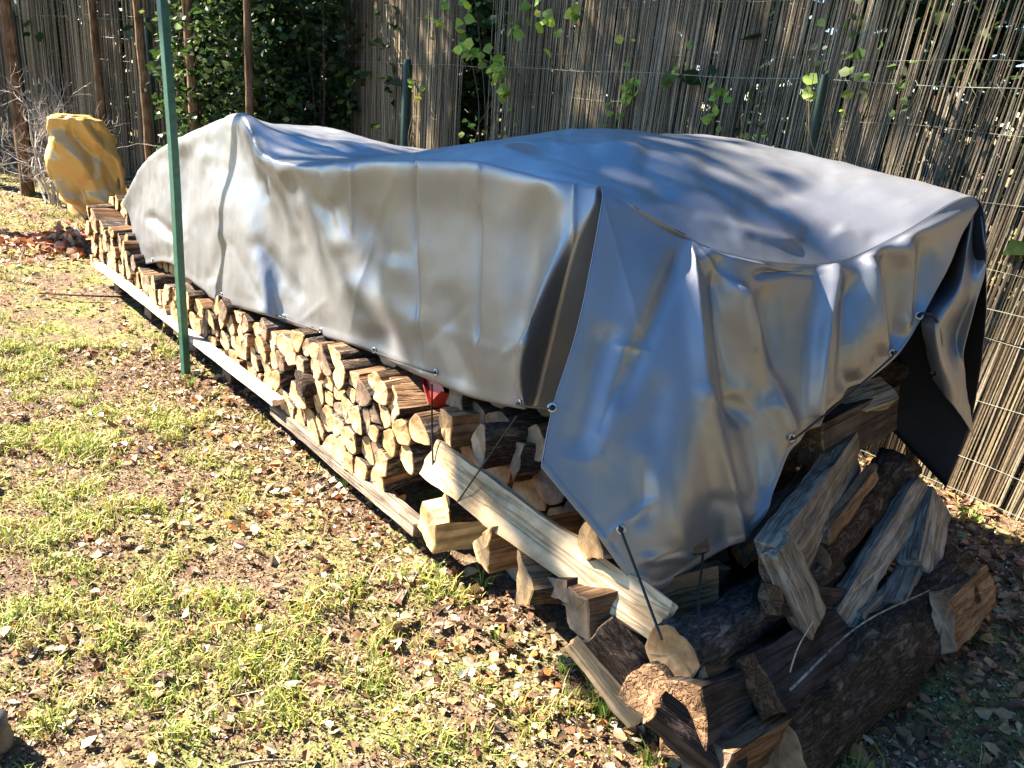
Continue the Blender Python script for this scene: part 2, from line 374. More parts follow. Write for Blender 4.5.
def log_mesh(name, p0, p1, kind, w, h, mats, face=None, roll=0., rough=1., bend=0., taper=0., seed=0, nl=16, endj=.012, poly=None, parent=None):
    """mats = (end, split, bark). local Y is the length; local Z turns towards `face`"""
    p0 = np.asarray(p0, float); p1 = np.asarray(p1, float); ax = p1-p0; L = np.linalg.norm(ax); y = ax/L
    f = np.array([0, 0, 1.]) if face is None else np.asarray(face, float)
    z = f-y*(f@y); z /= np.linalg.norm(z); x = np.cross(y, z)
    cr, sr = math.cos(roll), math.sin(roll); x, z = cr*x+sr*z, -sr*x+cr*z
    pts, fl = (section(kind, w, h) if poly is None else poly); m = len(pts)
    ys = np.linspace(0, L, nl+1); off = seed*7.13
    V = np.zeros((nl+1, m, 3))
    t = ys/L; sc = 1-taper*t
    V[:, :, 0] = pts[None, :, 0]*sc[:, None]; V[:, :, 2] = pts[None, :, 1]*sc[:, None]; V[:, :, 1] = ys[:, None]
    Q3 = V.copy(); Q3[..., 1] *= .35
    r = np.hypot(V[..., 0], V[..., 2])+1e-6; dirx = V[..., 0]/r; dirz = V[..., 2]/r
    amp = rough*(.007*fbm(Q3*26+off, 3, seed % 97)+.005*fbm(np.stack([V[..., 0]*3, V[..., 1]*5, V[..., 2]*3], -1)+off, 2, 3))
    amp = amp*(1+.5*fl[None, :])
    V[..., 0] += dirx*amp; V[..., 2] += dirz*amp
    V[..., 2] += (bend*4*t*(1-t))[:, None]
    jag = .6*endj*fbm(np.stack([pts[:, 0]*30, pts[:, 1]*30, np.full(m, off)], -1), 2, 8)
    V[0, :, 1] += jag-.0; V[-1, :, 1] += jag
    Vf = V.reshape(-1, 3); F = []; mi = []
    for i in range(nl):
        for j in range(m):
            j2 = (j+1) % m; F.append((i*m+j, i*m+j2, (i+1)*m+j2, (i+1)*m+j)); mi.append(2 if fl[j] else 1)
    ex = []
    for e, i in ((0, 0), (1, nl)):
        ringo = V[i]; c = ringo.mean(0); base = len(Vf)+len(ex)
        for s_ in (.93, .5):
            rr = c+(ringo-c)*s_; rr[:, 1] = c[1]+(ringo[:, 1]-c[1])*s_+(.003 if e else -.003)+.003*fbm(np.stack([rr[:, 0]*40, rr[:, 2]*40, np.full(m, off+e)], -1), 2, 4)
            ex.extend(rr.tolist())
        ex.append((c+np.array([0, .003 if e else -.003, 0])).tolist()); cc = base+2*m
        for j in range(m):
            j2 = (j+1) % m; o_ = i*m
            tri = [(o_+j, o_+j2, base+j2, base+j), (base+j, base+j2, base+m+j2, base+m+j), (base+m+j, base+m+j2, cc)]
            for q in tri: F.append(tuple(reversed(q)) if e == 0 else q); mi.append(0)
    V2 = np.vstack([Vf, np.array(ex)])
    # outward orientation
    area = .5*np.sum(pts[:, 0]*np.roll(pts[:, 1], -1)-np.roll(pts[:, 0], -1)*pts[:, 1])
    if area > 0: F = [tuple(reversed(q)) for q in F]
    o = mesh_obj(name, V2, F, list(mats), mi=mi, parent=parent)
    o.data.polygons.foreach_set('use_smooth', np.array([k == 2 for k in mi]))
    R = Matrix(((x[0], y[0], z[0], p0[0]), (x[1], y[1], z[1], p0[1]), (x[2], y[2], z[2], p0[2]), (0, 0, 0, 1)))
    o.matrix_world = R
    return o

# ---- closely packed small logs along the long front: cells of a relaxed pattern are the log sections
def clip_poly(poly, px, py, nx, ny):
    out = []; n = len(poly)
    for i in range(n):
        a, b = poly[i], poly[(i+1) % n]; da = (a[0]-px)*nx+(a[1]-py)*ny; db = (b[0]-px)*nx+(b[1]-py)*ny
        if da <= 0: out.append(a)
        if da*db < 0: t = da/(da-db); out.append((a[0]+(b[0]-a[0])*t, a[1]+(b[1]-a[1])*t))
    return out
def cells(seeds, box, weight):
    res = []
    for i, s in enumerate(seeds):
        poly = [(box[0], box[1]), (box[2], box[1]), (box[2], box[3]), (box[0], box[3])]
        d = np.hypot(seeds[:, 0]-s[0], seeds[:, 1]-s[1]); 
        for j in np.argsort(d)[1:22]:
            q = seeds[j]; mx, my = (s+q)/2; nx, ny = q-s
            poly = clip_poly(poly, mx, my, nx, ny)
            if len(poly) < 3: break
        res.append(poly)
    return res
def area_c(p):
    p = np.array(p); x, y = p[:, 0], p[:, 1]; cr = x*np.roll(y, -1)-np.roll(x, -1)*y; a = cr.sum()/2
    return a, np.array([((x+np.roll(x, -1))*cr).sum()/(6*a), ((y+np.roll(y, -1))*cr).sum()/(6*a)])
def hem_z(a):      # height of the tarpaulin's lower edge along the front
    return np.interp(a, [0, .5, 1.0, 1.4, 2.0, 2.6, 3.3, 4.4, 4.8, 6.5], [.75, .74, .66, .65, .6, .53, .48, .38, .55, .75])
def resample_poly(poly, shrink, rnd, m=22):
    p = np.array(poly); a, c = area_c(p)
    p = c+(p-c)*shrink
    for _ in range(rnd):                                        # corner cutting
        q = np.roll(p, -1, axis=0); p = np.stack([p*.8+q*.2, p*.2+q*.8], 1).reshape(-1, 2)
    seg = np.roll(p, -1, axis=0)-p; l = np.hypot(seg[:, 0], seg[:, 1]); cum = np.concatenate([[0], np.cumsum(l)])
    t = np.linspace(0, cum[-1], m, endpoint=False); k = np.searchsorted(cum, t, side='right')-1
    return c, p[k]+seg[k]*((t-cum[k])/np.maximum(l[k], 1e-9))[:, None]
LOGCOUNT = 0
def pack(a0, a1, z0, z1, step, bfront, length, ok, names, jitb=.03, skew=.05, mats=None, seed=1):
    global LOGCOUNT
    rg = np.random.default_rng(seed); seeds = []
    rows = int((z1-z0)/step)+1
    for r in range(rows):
        for c in range(int((a1-a0)/step)+1):
            seeds.append((a0+(c+.5*(r % 2)+rg.uniform(-.46, .46))*step*1.0, z0+(r+.5+rg.uniform(-.42, .42))*step))
    seeds = np.array(seeds); box = (a0-.05, z0, a1+.05, z1)
    polys = cells(seeds, box, None)
    for s, poly in zip(seeds, polys):
        if len(poly) < 3: continue
        ar, c = area_c(poly)
        if abs(ar) < .0012 or not ok(*c): continue
        kind = rg.uniform(); rnd = 3 if kind < .2 else (1 if kind < .5 else 0)
        if kind > .92: poly = [tuple(np.array(c)+(np.array(q)-c)*.86) for q in poly]
        c, pts = resample_poly(poly, rg.uniform(.9, .965), rnd)
        pts = pts-c; m = len(pts)
        bark = np.zeros(m, int); st = rg.integers(m); bark[np.arange(st, st+(m if kind < .25 else int(m*rg.uniform(.25, .5)))) % m] = 1
        ab_l = (c[0], bfront(*c)+rg.uniform(-jitb, jitb)*(2.2 if rg.uniform() < .12 else 1), c[1])
        d = np.array([rg.normal()*skew, 1, rg.normal()*skew*.5]); L = length*rg.uniform(.92, 1.05)
        p0 = fromab(ab_l); p1 = fromab(np.array(ab_l)+d*L)
        # section x axis must run along -A or +A: local x = cross(y, z)
        y = (p1-p0)/np.linalg.norm(p1-p0); x = np.cross(y, np.array([0, 0, 1.])); sgn = 1 if x@A > 0 else -1
        ps = pts.copy(); ps[:, 0] *= sgn
        nm, lab, grp = names(c[0], c[1], kind)
        mt = mats or ((M_END if rg.uniform() < .85 else M_ENDG), M_SPLIT, M_BARKG if rg.uniform() < .5 else M_BARK)
        o = log_mesh('firewood_log', p0, p1, None, 0, 0, mt, seed=LOGCOUNT+11, nl=6, poly=(ps, bark), rough=.45, endj=.004)
        tag(o, lab, 'log', grp); LOGCOUNT += 1
KINDS = lambda k: 'round' if k < .2 else ('blunt cornered' if k < .5 else 'sharp edged')
def tier(z, hi):
    return 'in the lowest rows' if z < .30 else ('halfway up' if z < hi-.12 else 'in the top rows')
def names_long(a, z, k):
    kd = KINDS(k)
    if a > 4.9: seg = 'at the open far end'
    elif a > 4.2: seg = 'where the tarpaulin ends'
    elif a > 3.5: seg = 'left of the green pole'
    elif a > 2.9: seg = 'right of the green pole'
    elif a > 2.4: seg = 'over the far rail end'
    elif a > 1.9: seg = 'near the dark jutting log'
    elif a > 1.45: seg = 'under the middle hem cord'
    else: seg = 'left of the red tray'
    t = tier(z, hem_z(a)+.1); return 'x', f'{kd} log {t}, {seg}', f'{kd} logs {t} {seg}'
def names_near(a, z, k):
    kd = KINDS(k); t = tier(z, .95); seg = 'close to the open end' if a < .4 else ('behind the slanting cord' if a < .75 else 'near the red tray')
    return 'x', f'shaded {kd} core log, {t}, {seg}', f'shaded {kd} logs {t} {seg}'
big_spots = [(.72, .62, .10), (1.16, .57, .085)]
def ok_long(a, z):
    if a < 1.08 + .12*math.sin(z*9): return False
    if a < 4.5 and z > hem_z(a)+.17: return False
    if a >= 4.5 and z > .78-.05*(a-4.5)*3: return False
    if abs(a-1.17) < .085 and abs(z-.55) < .07: return False
    if a < 1.25 and z > .53: return False
    if abs(a-2.10) < .09 and abs(z-.33) < .07: return False
    return True
pack(1.0, 5.45, .13, .95, .09, lambda a, z: (-.075 if z < hem_z(a)-.065 else .085)+.02*math.sin(a*3), .42, ok_long, names_long, .016, .06, seed=4)
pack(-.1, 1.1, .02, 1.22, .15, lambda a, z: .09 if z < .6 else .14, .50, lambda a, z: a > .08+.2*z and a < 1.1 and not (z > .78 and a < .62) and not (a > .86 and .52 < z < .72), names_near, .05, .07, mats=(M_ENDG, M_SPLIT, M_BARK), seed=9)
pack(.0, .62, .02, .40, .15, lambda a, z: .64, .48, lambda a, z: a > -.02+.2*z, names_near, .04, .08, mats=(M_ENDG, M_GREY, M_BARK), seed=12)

# ---- large logs placed one by one.
def LG(name, p0, p1, kind, w, h, mats, label, **kw):
    o = log_mesh(name, p0, p1, kind, w, h, mats, **kw); tag(o, label, 'log'); return o
ES, EB = (M_ENDG, M_SPLIT, M_BARK), (M_ENDG, M_GREY, M_BARKG)
FR = -B+np.array([0, 0, .35])            # faces the lawn
EN = -A+np.array([0, 0, .45])            # faces the near end
def ab(a, b, z): return fromab((a, b, z))
def FL(px, py, b, L, da=0., dz=0.):      # log lying across the stack, its sawn end towards the lawn
    p0 = atb(px, py, b); return p0, p0+B*L+A*da+np.array([0, 0, dz])
P_ = FL(392, 398, -.07, .45, -.1); LG('l', *P_, 'wedge', .15, .14, (M_END, M_SPLIT, M_BARK), 'large wedge shaped log jutting out under the hem left of the red tray', roll=.5, seed=301)
P_ = FL(298, 384, -.12, .4, -.12, .02); LG('l', *P_, 'half', .17, .10, (M_BARK, M_DARKW, M_BARK), 'dark bark covered half log jutting out above the end of the pale rail', roll=.3, seed=302)
P_ = FL(300, 412, -.06, .4, -.03); LG('l', *P_, 'slab', .15, .10, ES, 'squat brown log directly below the dark jutting half log', seed=303)
LG('l', atb(432, 458, -.13), atb(664, 624, -.13), 'slab', .135, .035, (M_PALE, M_PALE, M_SPLIT), 'long pale freshly split plank lying diagonally across the front of the pile', face=FR+np.array([0, 0, .15]), roll=.05, bend=.03, taper=.15, seed=304, nl=24, rough=.8)
P_ = FL(428, 526, -.12, .4, -.08); LG('l', *P_, 'slab', .15, .13, (M_END, M_PALE, M_BARKG), 'chunky block log at the bottom beside the end of the lower plank', roll=-.2, seed=305)
P_ = FL(447, 505, -.10, .35, -.16); LG('l', *P_, 'half', .11, .07, (M_END, M_SPLIT, M_BARK), 'short half log poking out under the left tip of the pale plank', roll=.1, seed=306)
P_ = FL(455, 396, .03, .45, -.05); LG('l', *P_, 'half', .12, .10, ES, 'log end tucked right under the red tray', seed=307)
P_ = FL(446, 428, -.03, .45, -.08); LG('l', *P_, 'slab', .10, .12, (M_END, M_SPLIT, M_BARK), 'tan square log end above the left tip of the pale plank', seed=308)
P_ = FL(480, 440, -.06, .45, -.12); LG('l', *P_, 'half', .13, .13, (M_ENDG, M_SPLIT, M_BARK), 'grey faced rounded log resting on the upper edge of the pale plank', roll=-.4, seed=309)
P_ = FL(512, 450, .03, .45, -.1, -.04); LG('l', *P_, 'wedge', .14, .13, ES, 'shaded brown wedge log behind the thin slanting cord', roll=1.2, seed=310)
P_ = FL(486, 546, -.20, .45, -.12, .02); LG('l', *P_, 'wedge', .13, .17, (M_END, M_SPLIT, M_BARK), 'split log with bark strip under the pale plank, nearest the grass tuft', roll=-.5, seed=311)
P_ = FL(522, 574, -.22, .45, -.18, .0); LG('l', *P_, 'wedge', .16, .15, (M_END, M_SPLIT, M_BARK), 'light brown wedge log with a sunlit slanting face below the middle of the pale plank', roll=.7, seed=312)
P_ = FL(556, 588, -.20, .5, -.12, .03); LG('l', *P_, 'slab', .13, .06, (M_ENDG, M_DARKW, M_BARK), 'thin dark splintered slab squeezed beneath the pale plank', roll=.4, seed=313)
P_ = FL(577, 612, -.22, .38, -.10, .02); LG('l', *P_, 'slab', .13, .11, (M_ENDG, M_SPLIT, M_BARK), 'square grey ended log low on the front, above sunny fallen leaves', roll=.25, seed=314)
P_ = FL(590, 530, -.15, .3, -.1, -.02); LG('l', *P_, 'wedge', .16, .14, (M_END, M_SPLIT, M_BARK), 'reddish split log emerging from under the blue shaded tarpaulin corner', roll=.2, seed=315)
P_ = FL(620, 580, -.07, .3, -.05, -.03); LG('l', *P_, 'wedge', .17, .12, (M_ENDG, M_SPLIT, M_BARK), 'brown grey wedge lying on top of the pale plank under the tarpaulin tip', roll=.9, seed=316)
LG('l', atb(598, 628, -.2), atb(668, 705, -.12), 'half', .14, .10, (M_ENDG, M_SPLIT, M_BARK), 'log with rough scaly bark at ground level near the front corner', face=FR, roll=.1, seed=317)
LG('l', atb(575, 640, -.22), atb(640, 718, -.16), 'slab', .07, .05, (M_END, M_PALE, M_BARK), 'narrow pale split stick leaning at the foot of the pile in the leaves', face=FR, seed=318)
# near end, lengths running across the stack
LG('l', ata(672, 655, -.20), ata(822, 562, -.10), 'round', .15, .14, (M_END, M_BARKG, M_BARKG), 'thick dark barked log with a sunlit sawn end at the front corner', bend=-.02, seed=320, nl=22)
LG('l', ata(716, 608, .0), ata(815, 578, .07), 'half', .13, .11, (M_END, M_GREY, M_BARK), 'brown half log just under the tarpaulin edge with a small sunlit tip', face=EN, seed=321)
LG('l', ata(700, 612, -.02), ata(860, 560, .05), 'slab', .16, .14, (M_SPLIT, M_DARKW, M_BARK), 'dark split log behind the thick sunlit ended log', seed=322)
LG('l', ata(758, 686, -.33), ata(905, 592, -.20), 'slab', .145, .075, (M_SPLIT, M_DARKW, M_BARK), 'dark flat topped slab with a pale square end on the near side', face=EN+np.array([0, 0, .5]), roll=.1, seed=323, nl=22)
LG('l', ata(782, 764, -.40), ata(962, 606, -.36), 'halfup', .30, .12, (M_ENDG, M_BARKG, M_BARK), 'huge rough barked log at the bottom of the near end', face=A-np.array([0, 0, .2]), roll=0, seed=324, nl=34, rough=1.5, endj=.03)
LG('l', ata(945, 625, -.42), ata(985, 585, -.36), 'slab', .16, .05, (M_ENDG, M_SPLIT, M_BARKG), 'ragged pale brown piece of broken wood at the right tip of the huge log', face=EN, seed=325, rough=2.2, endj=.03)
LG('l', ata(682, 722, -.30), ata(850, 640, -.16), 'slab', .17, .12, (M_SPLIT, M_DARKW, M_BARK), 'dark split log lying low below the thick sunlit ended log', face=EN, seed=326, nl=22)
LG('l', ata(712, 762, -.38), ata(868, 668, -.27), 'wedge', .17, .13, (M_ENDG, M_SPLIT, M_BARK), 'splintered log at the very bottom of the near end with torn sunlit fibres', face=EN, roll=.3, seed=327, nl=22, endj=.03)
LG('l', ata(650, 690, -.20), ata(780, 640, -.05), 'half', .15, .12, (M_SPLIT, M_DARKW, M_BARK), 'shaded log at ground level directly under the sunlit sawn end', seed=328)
LG('l', ata(852, 452, .03), ata(772, 572, -.20), 'slab', .15, .05, (M_GREY, M_GREY, M_BARKG), 'upper grey weathered slab leaning beside the tarpaulin edge', face=EN, roll=.15, seed=329, nl=22, rough=1.5, endj=.02, taper=-.15)
LG('l', ata(778, 545, -.20), ata(812, 622, -.27), 'slab', .11, .045, (M_GREY, M_GREY, M_BARKG), 'lower grey tongue of weathered wood pointing down in the middle of the near end', face=EN, roll=0, seed=330, rough=1.4, endj=.02)
LG('l', ata(902, 470, .02), ata(812, 560, -.12), 'half', .15, .11, (M_ENDG, M_SPLIT, M_BARK), 'dark barked half log slanting up towards the back of the pile', face=EN, roll=.1, seed=331, nl=22)
LG('l', ata(918, 488, -.08), ata(838, 622, -.25), 'slab', .09, .05, (M_GREY, M_GREY, M_BARKG), 'narrow tan grey split rail slanting in front of the dark half log', face=EN, roll=-.2, seed=332, nl=22, rough=1.4, endj=.02)
LG('l', ata(932, 502, -.12), ata(918, 575, -.26), 'slab', .14, .07, (M_GREY, M_GREY, M_BARKG), 'rounded grey chunk standing at the right edge of the pile', face=EN, roll=-.1, seed=333, rough=1.3)
LG('l', ata(925, 545, -.18), ata(893, 612, -.30), 'slab', .09, .07, (M_GREY, M_GREY, M_BARKG), 'grooved tan wood block below the rounded grey chunk', face=EN, roll=.15, seed=334, rough=1.4)
LG('l', ata(960, 560, -.18), ata(890, 640, -.30), 'half', .12, .09, (M_GREY, M_GREY, M_BARK), 'long split log lying under the grooved block towards the fence', face=EN, seed=335)
LG('l', ata(800, 440, .10), ata(875, 402, .12), 'slab', .17, .16, (M_SPLIT, M_DARKW, M_BARK), 'dark squared log just under the tarpaulin opening', seed=336, roll=.1)
LG('l', ata(838, 408, .10), ata(884, 392, .06), 'slab', .09, .06, (M_GREY, M_GREY, M_BARKG), 'small silvery grey block on top of the dark squared log', face=EN+np.array([0, 0, 1.]), seed=337)
LG('l', ata(815, 386, .16), ata(910, 366, .16), 'half', .12, .09, ES, 'brown log lying highest in the tarpaulin opening', face=EN, seed=338)
LG('l', ata(905, 395, .20), ata(912, 462, .12), 'slab', .05, .04, (M_ENDG, M_SPLIT, M_BARK), 'thin bent brown stick standing upright at the back of the opening', face=EN, bend=.02, seed=339)
for k, (q0, a0_, q1, a1_, w_, h_, mt, lb) in enumerate([
    ((742, 556), .0, (812, 470), .12, .07, .03, (M_GREY, M_GREY, M_BARKG), 'thin grey split piece half hidden between tarpaulin edge and upper grey slab'),
    ((835, 560), -.10, (905, 505), .0, .06, .035, (M_SPLIT, M_DARKW, M_BARK), 'narrow dark split piece wedged beside the slanting tan grey rail'),
    ((700, 668), -.26, (795, 640), -.16, .05, .03, (M_END, M_SPLIT, M_BARK), 'slim brown stick lying under the thick sunlit ended log'),
    ((742, 738), -.36, (830, 690), -.32, .06, .03, (M_SPLIT, M_PALE, M_BARK), 'torn pale strip of wood on top of the splintered bottom log'),
    ((860, 622), -.28, (925, 560), -.2, .05, .03, (M_GREY, M_GREY, M_BARK), 'thin grey strip squeezed above the huge barked log'),
    ((655, 706), -.27, (735, 768), -.40, .09, .05, (M_SPLIT, M_DARKW, M_BARK), 'dark splintered piece pointing to the lawn at the very front corner'),
    ((825, 535), -.14, (875, 470), -.04, .05, .03, (M_GREY, M_SPLIT, M_BARK), 'short brown stick between upper grey slab and dark half log'),
    ((770, 600), -.22, (850, 600), -.20, .07, .05, (M_SPLIT, M_DARKW, M_BARK), 'dark stub filling the hollow under the lower grey tongue')]):
    LG('l', ata(*q0, a0_), ata(*q1, a1_), 'slab', w_, h_, mt, lb, face=EN, roll=.3*(k % 3-1), seed=380+k, nl=14, rough=1.3, endj=.03)
# rails and supporting blocks
LG('l', atb(98, 264, -.11), atb(278, 402, -.11), 'slab', .06, .03, (M_RAIL, M_RAIL, M_RAIL), 'long sun bleached plank forming the far rail under the stack', seed=350, rough=.25, nl=30)['category'] = 'rail'
LG('l', atb(276, 408, -.07), atb(420, 528, -.09), 'slab', .06, .05, (M_GREY, M_GREY, M_SPLIT), 'weathered nearer rail leading to the chunky block log', seed=351, rough=.4, nl=24)['category'] = 'rail'
LG('l', atb(332, 424, .02), atb(402, 498, .02), 'slab', .035, .03, (M_END, M_SPLIT, M_SPLIT), 'thin batten slanting above the dark gap over the nearer rail', seed=352, rough=.3)['category'] = 'batten'
for k, (px, py, lb) in enumerate([(122, 296, 'farthest'), (153, 322, 'second farthest'), (198, 352, 'third, right behind the green pole,'), (232, 384, 'fourth'), (285, 440, 'nearest')]):
    p = atb(px, py, .02); p[2] = .05
    LG('l', p-B*.03, p+B*.4, 'slab', .13, .10, (M_ENDG, M_SPLIT, M_BARK), f'{lb} squat support block under the rails of the stack', seed=360+k, rough=.4)['category'] = 'support block'
for o in S.objects:
    if o.name == 'l' or o.name.startswith('l.'):
        o.name = {'rail': 'timber_rail', 'batten': 'timber_batten', 'support block': 'support_block'}.get(o['category'], 'firewood_log')

# ------------------------------------------------------------------ tarpaulin
def crgrid(C, nu, nv, us=None, vs=None):
    """Catmull-Rom surface through control array C (rows, cols, 3)"""
    def mat1(m, n, ts=None):
        t = np.linspace(0, m-1, n) if ts is None else ts; Wm = np.zeros((len(t), m))
        for i, x in enumerate(t):
            k = min(int(x), m-2); u = x-k
            w = [.5*(-u+2*u*u-u**3), .5*(2-5*u*u+3*u**3), .5*(u+4*u*u-3*u**3), .5*(-u*u+u**3)]
            for d, ww in zip((-1, 0, 1, 2), w):
                j = k+d
                if j < 0: Wm[i, 0] += 2*ww; Wm[i, 1] -= ww
                elif j >= m: Wm[i, m-1] += 2*ww; Wm[i, m-2] -= ww
                else: Wm[i, j] += ww
        return Wm
    Ru = mat1(C.shape[0], nu, us); Rv = mat1(C.shape[1], nv, vs)
    return np.einsum('ia,ajk,bj->ibk', Ru, C, Rv)
def gnormal(G):
    du = np.gradient(G, axis=0); dv = np.gradient(G, axis=1); n = np.cross(du, dv)
    return n/(np.linalg.norm(n, axis=2)[..., None]+1e-12)
def crease(q, x0, y0, x1, y1, amp, w, kind='g'):
    p0 = np.array([x0, y0]); d = np.array([x1-x0, y1-y0]); L2 = d@d
    t = ((q-p0)@d)/L2; tc = np.clip(t, 0, 1); dist = np.linalg.norm(q-(p0+tc[..., None]*d), axis=-1)
    fade = np.clip(np.minimum(t+.12, 1.12-t)*4, 0, 1); fade = fade*fade*(3-2*fade)
    if kind == 'g': return amp*np.exp(-(dist/w)**2)*fade
    if kind == 's': return amp*np.exp(-dist/w)*fade
    sgn = np.sign((q[..., 0]-x0)*d[1]-(q[..., 1]-y0)*d[0])            # step: one side stands proud
    return amp*sgn*np.exp(-dist/w)*(1-np.exp(-dist/1.2))*fade
def zb(a): return float(np.interp(a, [-.04, .22, .48, .87, 1.35, 1.8, 1.96, 2.2, 2.55, 3.0, 3.37, 4.0, 4.77, 5.2], [1.385, 1.43, 1.46, 1.475, 1.485, 1.475, 1.45, 1.36, 1.275, 1.2, 1.19, 1.19, 1.0, .9]))
Rp = [(128, 198, .08), (148, 160, .08), (178, 139, .07), (212, 124, .07), (245, 114, .07), (268, 152, .02), (305, 163, .02), (345, 161, .03), (380, 158, .04), (412, 157, .04), (450, 157, .05), (482, 158, .05), (520, 167, .05), (560, 177, .04), (588, 184, .03), (601, 186, .03)]
Hp = [(141, 266, .03), (166, 262, .0), (190, 279, -.02), (216, 301, -.04), (258, 313, -.06), (286, 322, -.02), (320, 335, -.04), (350, 344, -.06), (378, 355, -.03), (405, 369, -.05), (432, 381, -.05), (466, 395, -.05), (496, 403, -.06), (512, 407, -.08), (524, 409, -.10), (530, 408, -.02)]
near_edge = [(645, 213, .285), (690, 238, .21), (716, 250, .165), (755, 260, .125), (805, 265, .09), (850, 259, .06), (905, 232, .01), (975, 197, -.03)]
def zmid(a): return float(np.interp(a, [0, .1, .4, .76, 1.12, 1.23, 1.43, 1.68, 2.05, 2.31, 2.8, 3.39, 4.0, 4.8, 5.2], [1.41, 1.43, 1.455, 1.475, 1.49, 1.475, 1.40, 1.335, 1.285, 1.27, 1.305, 1.33, 1.2, .98, .9]))
def top_rows(aR, zR):
    out = []; zm = zmid(aR)
    for b in (.14, .26, .36, .50, .68, .85, 1.05, 1.22):
        t = min(b/.6, 1.)
        z = zR+(zm-zR)*(t**.8) if b <= .6 else zm+(min(zb(aR), zm-.015 if aR > 1.0 else 9)-zm)*(b-.6)/.62
        out.append(np.array([aR, b, z]))
    return out
ne = [toab(ata(x, y, a)) for x, y, a in near_edge]
cols = []
for k, ((rx, ry, rb), (hx, hy, hb)) in enumerate(zip(Rp, Hp)):
    if 4 < k < 14: rb -= .025; hb += .045
    R_ = toab(atb(rx, ry, rb)); H_ = toab(atb(hx, hy, hb))
    if k == 15:
        D = [toab(atb(x, y, b)) for x, y, b in ((593, 205, .0), (574, 245, -.02), (557, 305, -.01), (543, 358, .0))]
    else:
        D = [R_+np.array([0, -.035, -.035])]
        for t in (.25, .55, .8):
            P = R_*(1-t)+H_*t; P[1] = R_[1]*(1-t)**2+H_[1]*(1-(1-t)**2)*.9; D.append(P)
        if k == 14: D[1][1] -= .02; D[2][1] -= .05; D[3][1] -= .05
    if k < 13: T = top_rows(R_[0], R_[2])
    elif k == 15: T = ne
    else:
        T0 = top_rows(R_[0], R_[2]); f = .3 if k == 13 else .62
        T = [np.array([t0[0]*(1-f)+n_[0]*f, t0[1]*(1-f)+n_[1]*f, 0]) for t0, n_ in zip(T0, ne)]
        for t0, n_, t_ in zip(T0, ne, T): t_[2] = t0[2]*(1-f)+n_[2]*f+.006*f
    aK = T[-1][0]; zt = T[-1][2]
    if k == 15: K = [toab(ata(986, 268, -.12)), toab(ata(976, 400, -.12)), toab(ata(946, 488, -.10))]
    elif k == 14: K = [np.array([.15, 1.36, zt-.12]), np.array([.16, 1.44, .8]), np.array([.13, 1.45, .50])]
    else: K = [np.array([aK, 1.29, zt-.1]), np.array([aK, 1.34, max(zt-.4, .6)]), np.array([aK, 1.36, max(zt-.65, .5) if k < 13 else .72])]
    cols.append([H_]+D[::-1]+[R_]+T+K)
CA = np.array(cols)                       # (16, 17, 3) in pile coordinates
iR, iT3 = 5, 13
NV = 12
vs = np.linspace(0, CA.shape[1]-1, (CA.shape[1]-1)*NV+1)
us = np.concatenate([np.linspace(0, 4, 110), np.linspace(4, 12, 260)[1:], np.linspace(12, 15, 110)[1:]])
GA = fromab(crgrid(CA, 0, 0, us, vs)); qa = w2p(GA); nA = -gnormal(GA)
if nA[40, 5*NV-20]@(-B) < 0: nA = -nA
VV, UU = np.meshgrid(vs, us); dfr = (VV < 5.6)
pab = toab(GA)
def crumple(P, s, seed): return 1-2*np.abs(fbm(P*s, 3, seed))
disp = np.zeros(VV.shape)
front = 1/(1+np.exp((VV-5.3)*4)); top = 1-front
# loose far half: broad folds; near half: flatter cloth with packing creases
loose = 1/(1+np.exp((pab[..., 0]*-1+2.2)*5))
w1 = fbm(np.stack([pab[..., 0]*3.4, pab[..., 2]*1.5+pab[..., 0]*1.2, pab[..., 1]*2], -1), 3, 71)
disp += front*(.003+.009*loose)*w1*np.clip((5.2-VV)/1.5, 0.15, 1)
w2 = crumple(np.stack([pab[..., 0]*3+pab[..., 2]*1.6, pab[..., 2]*2.6, pab[..., 1]*2.4], -1), 1.3, 75)
disp += .0008*w2+.003/(1+np.exp((VV-.22)*60))*(UU < 14.5)
disp += top*.008*fbm(pab*np.array([2.2, 3.0, 1]), 3, 77)+top*.003*crumple(pab*np.array([1, 1.6, 1]), 4, 79)
disp += top*np.clip(loose-.1, 0, 1)*.015*crumple(pab, 2.1, 81)
disp += (.0006+.0014*loose)*crumple(pab, 9, 83)
for c in [(184, 150, 178, 222, -.03, 8), (205, 150, 214, 215, .015, 14), (222, 240, 208, 282, -.018, 6), (166, 165, 160, 250, .025, 12), (262, 165, 268, 200, -.014, 5), (268, 180, 296, 232, .012, 8), (300, 195, 345, 250, .018, 12),
          (285, 175, 335, 215, -.012, 9), (330, 235, 325, 320, .014, 14), (300, 250, 290, 310, -.012, 9), (372, 215, 384, 350, -.02, 12), (395, 260, 372, 330, .02, 16), (246, 116, 262, 175, .015, 12),
          (240, 190, 236, 300, .014, 16), (255, 240, 300, 300, -.02, 8), (345, 165, 330, 200, .01, 10), (445, 290, 465, 385, -.014, 12), (505, 200, 500, 390, .018, 20), (540, 190, 520, 330, -.015, 12), (150, 215, 178, 240, -.03, 5), (350, 280, 420, 330, .02, 14)]:
    disp += .8*crease(qa, *c)*(VV < 8)
for c in [(353, 163, 354, 232, .010, 2.2), (414, 160, 416, 250, -.013, 2.2), (416, 250, 421, 372, -.011, 2.4), (480, 163, 481, 215, .009, 1.8), (481, 210, 478, 340, -.016, 2.4), (575, 184, 574, 240, .010, 1.8)]:
    disp += crease(qa, *c, kind='s')*(VV < 6.2)
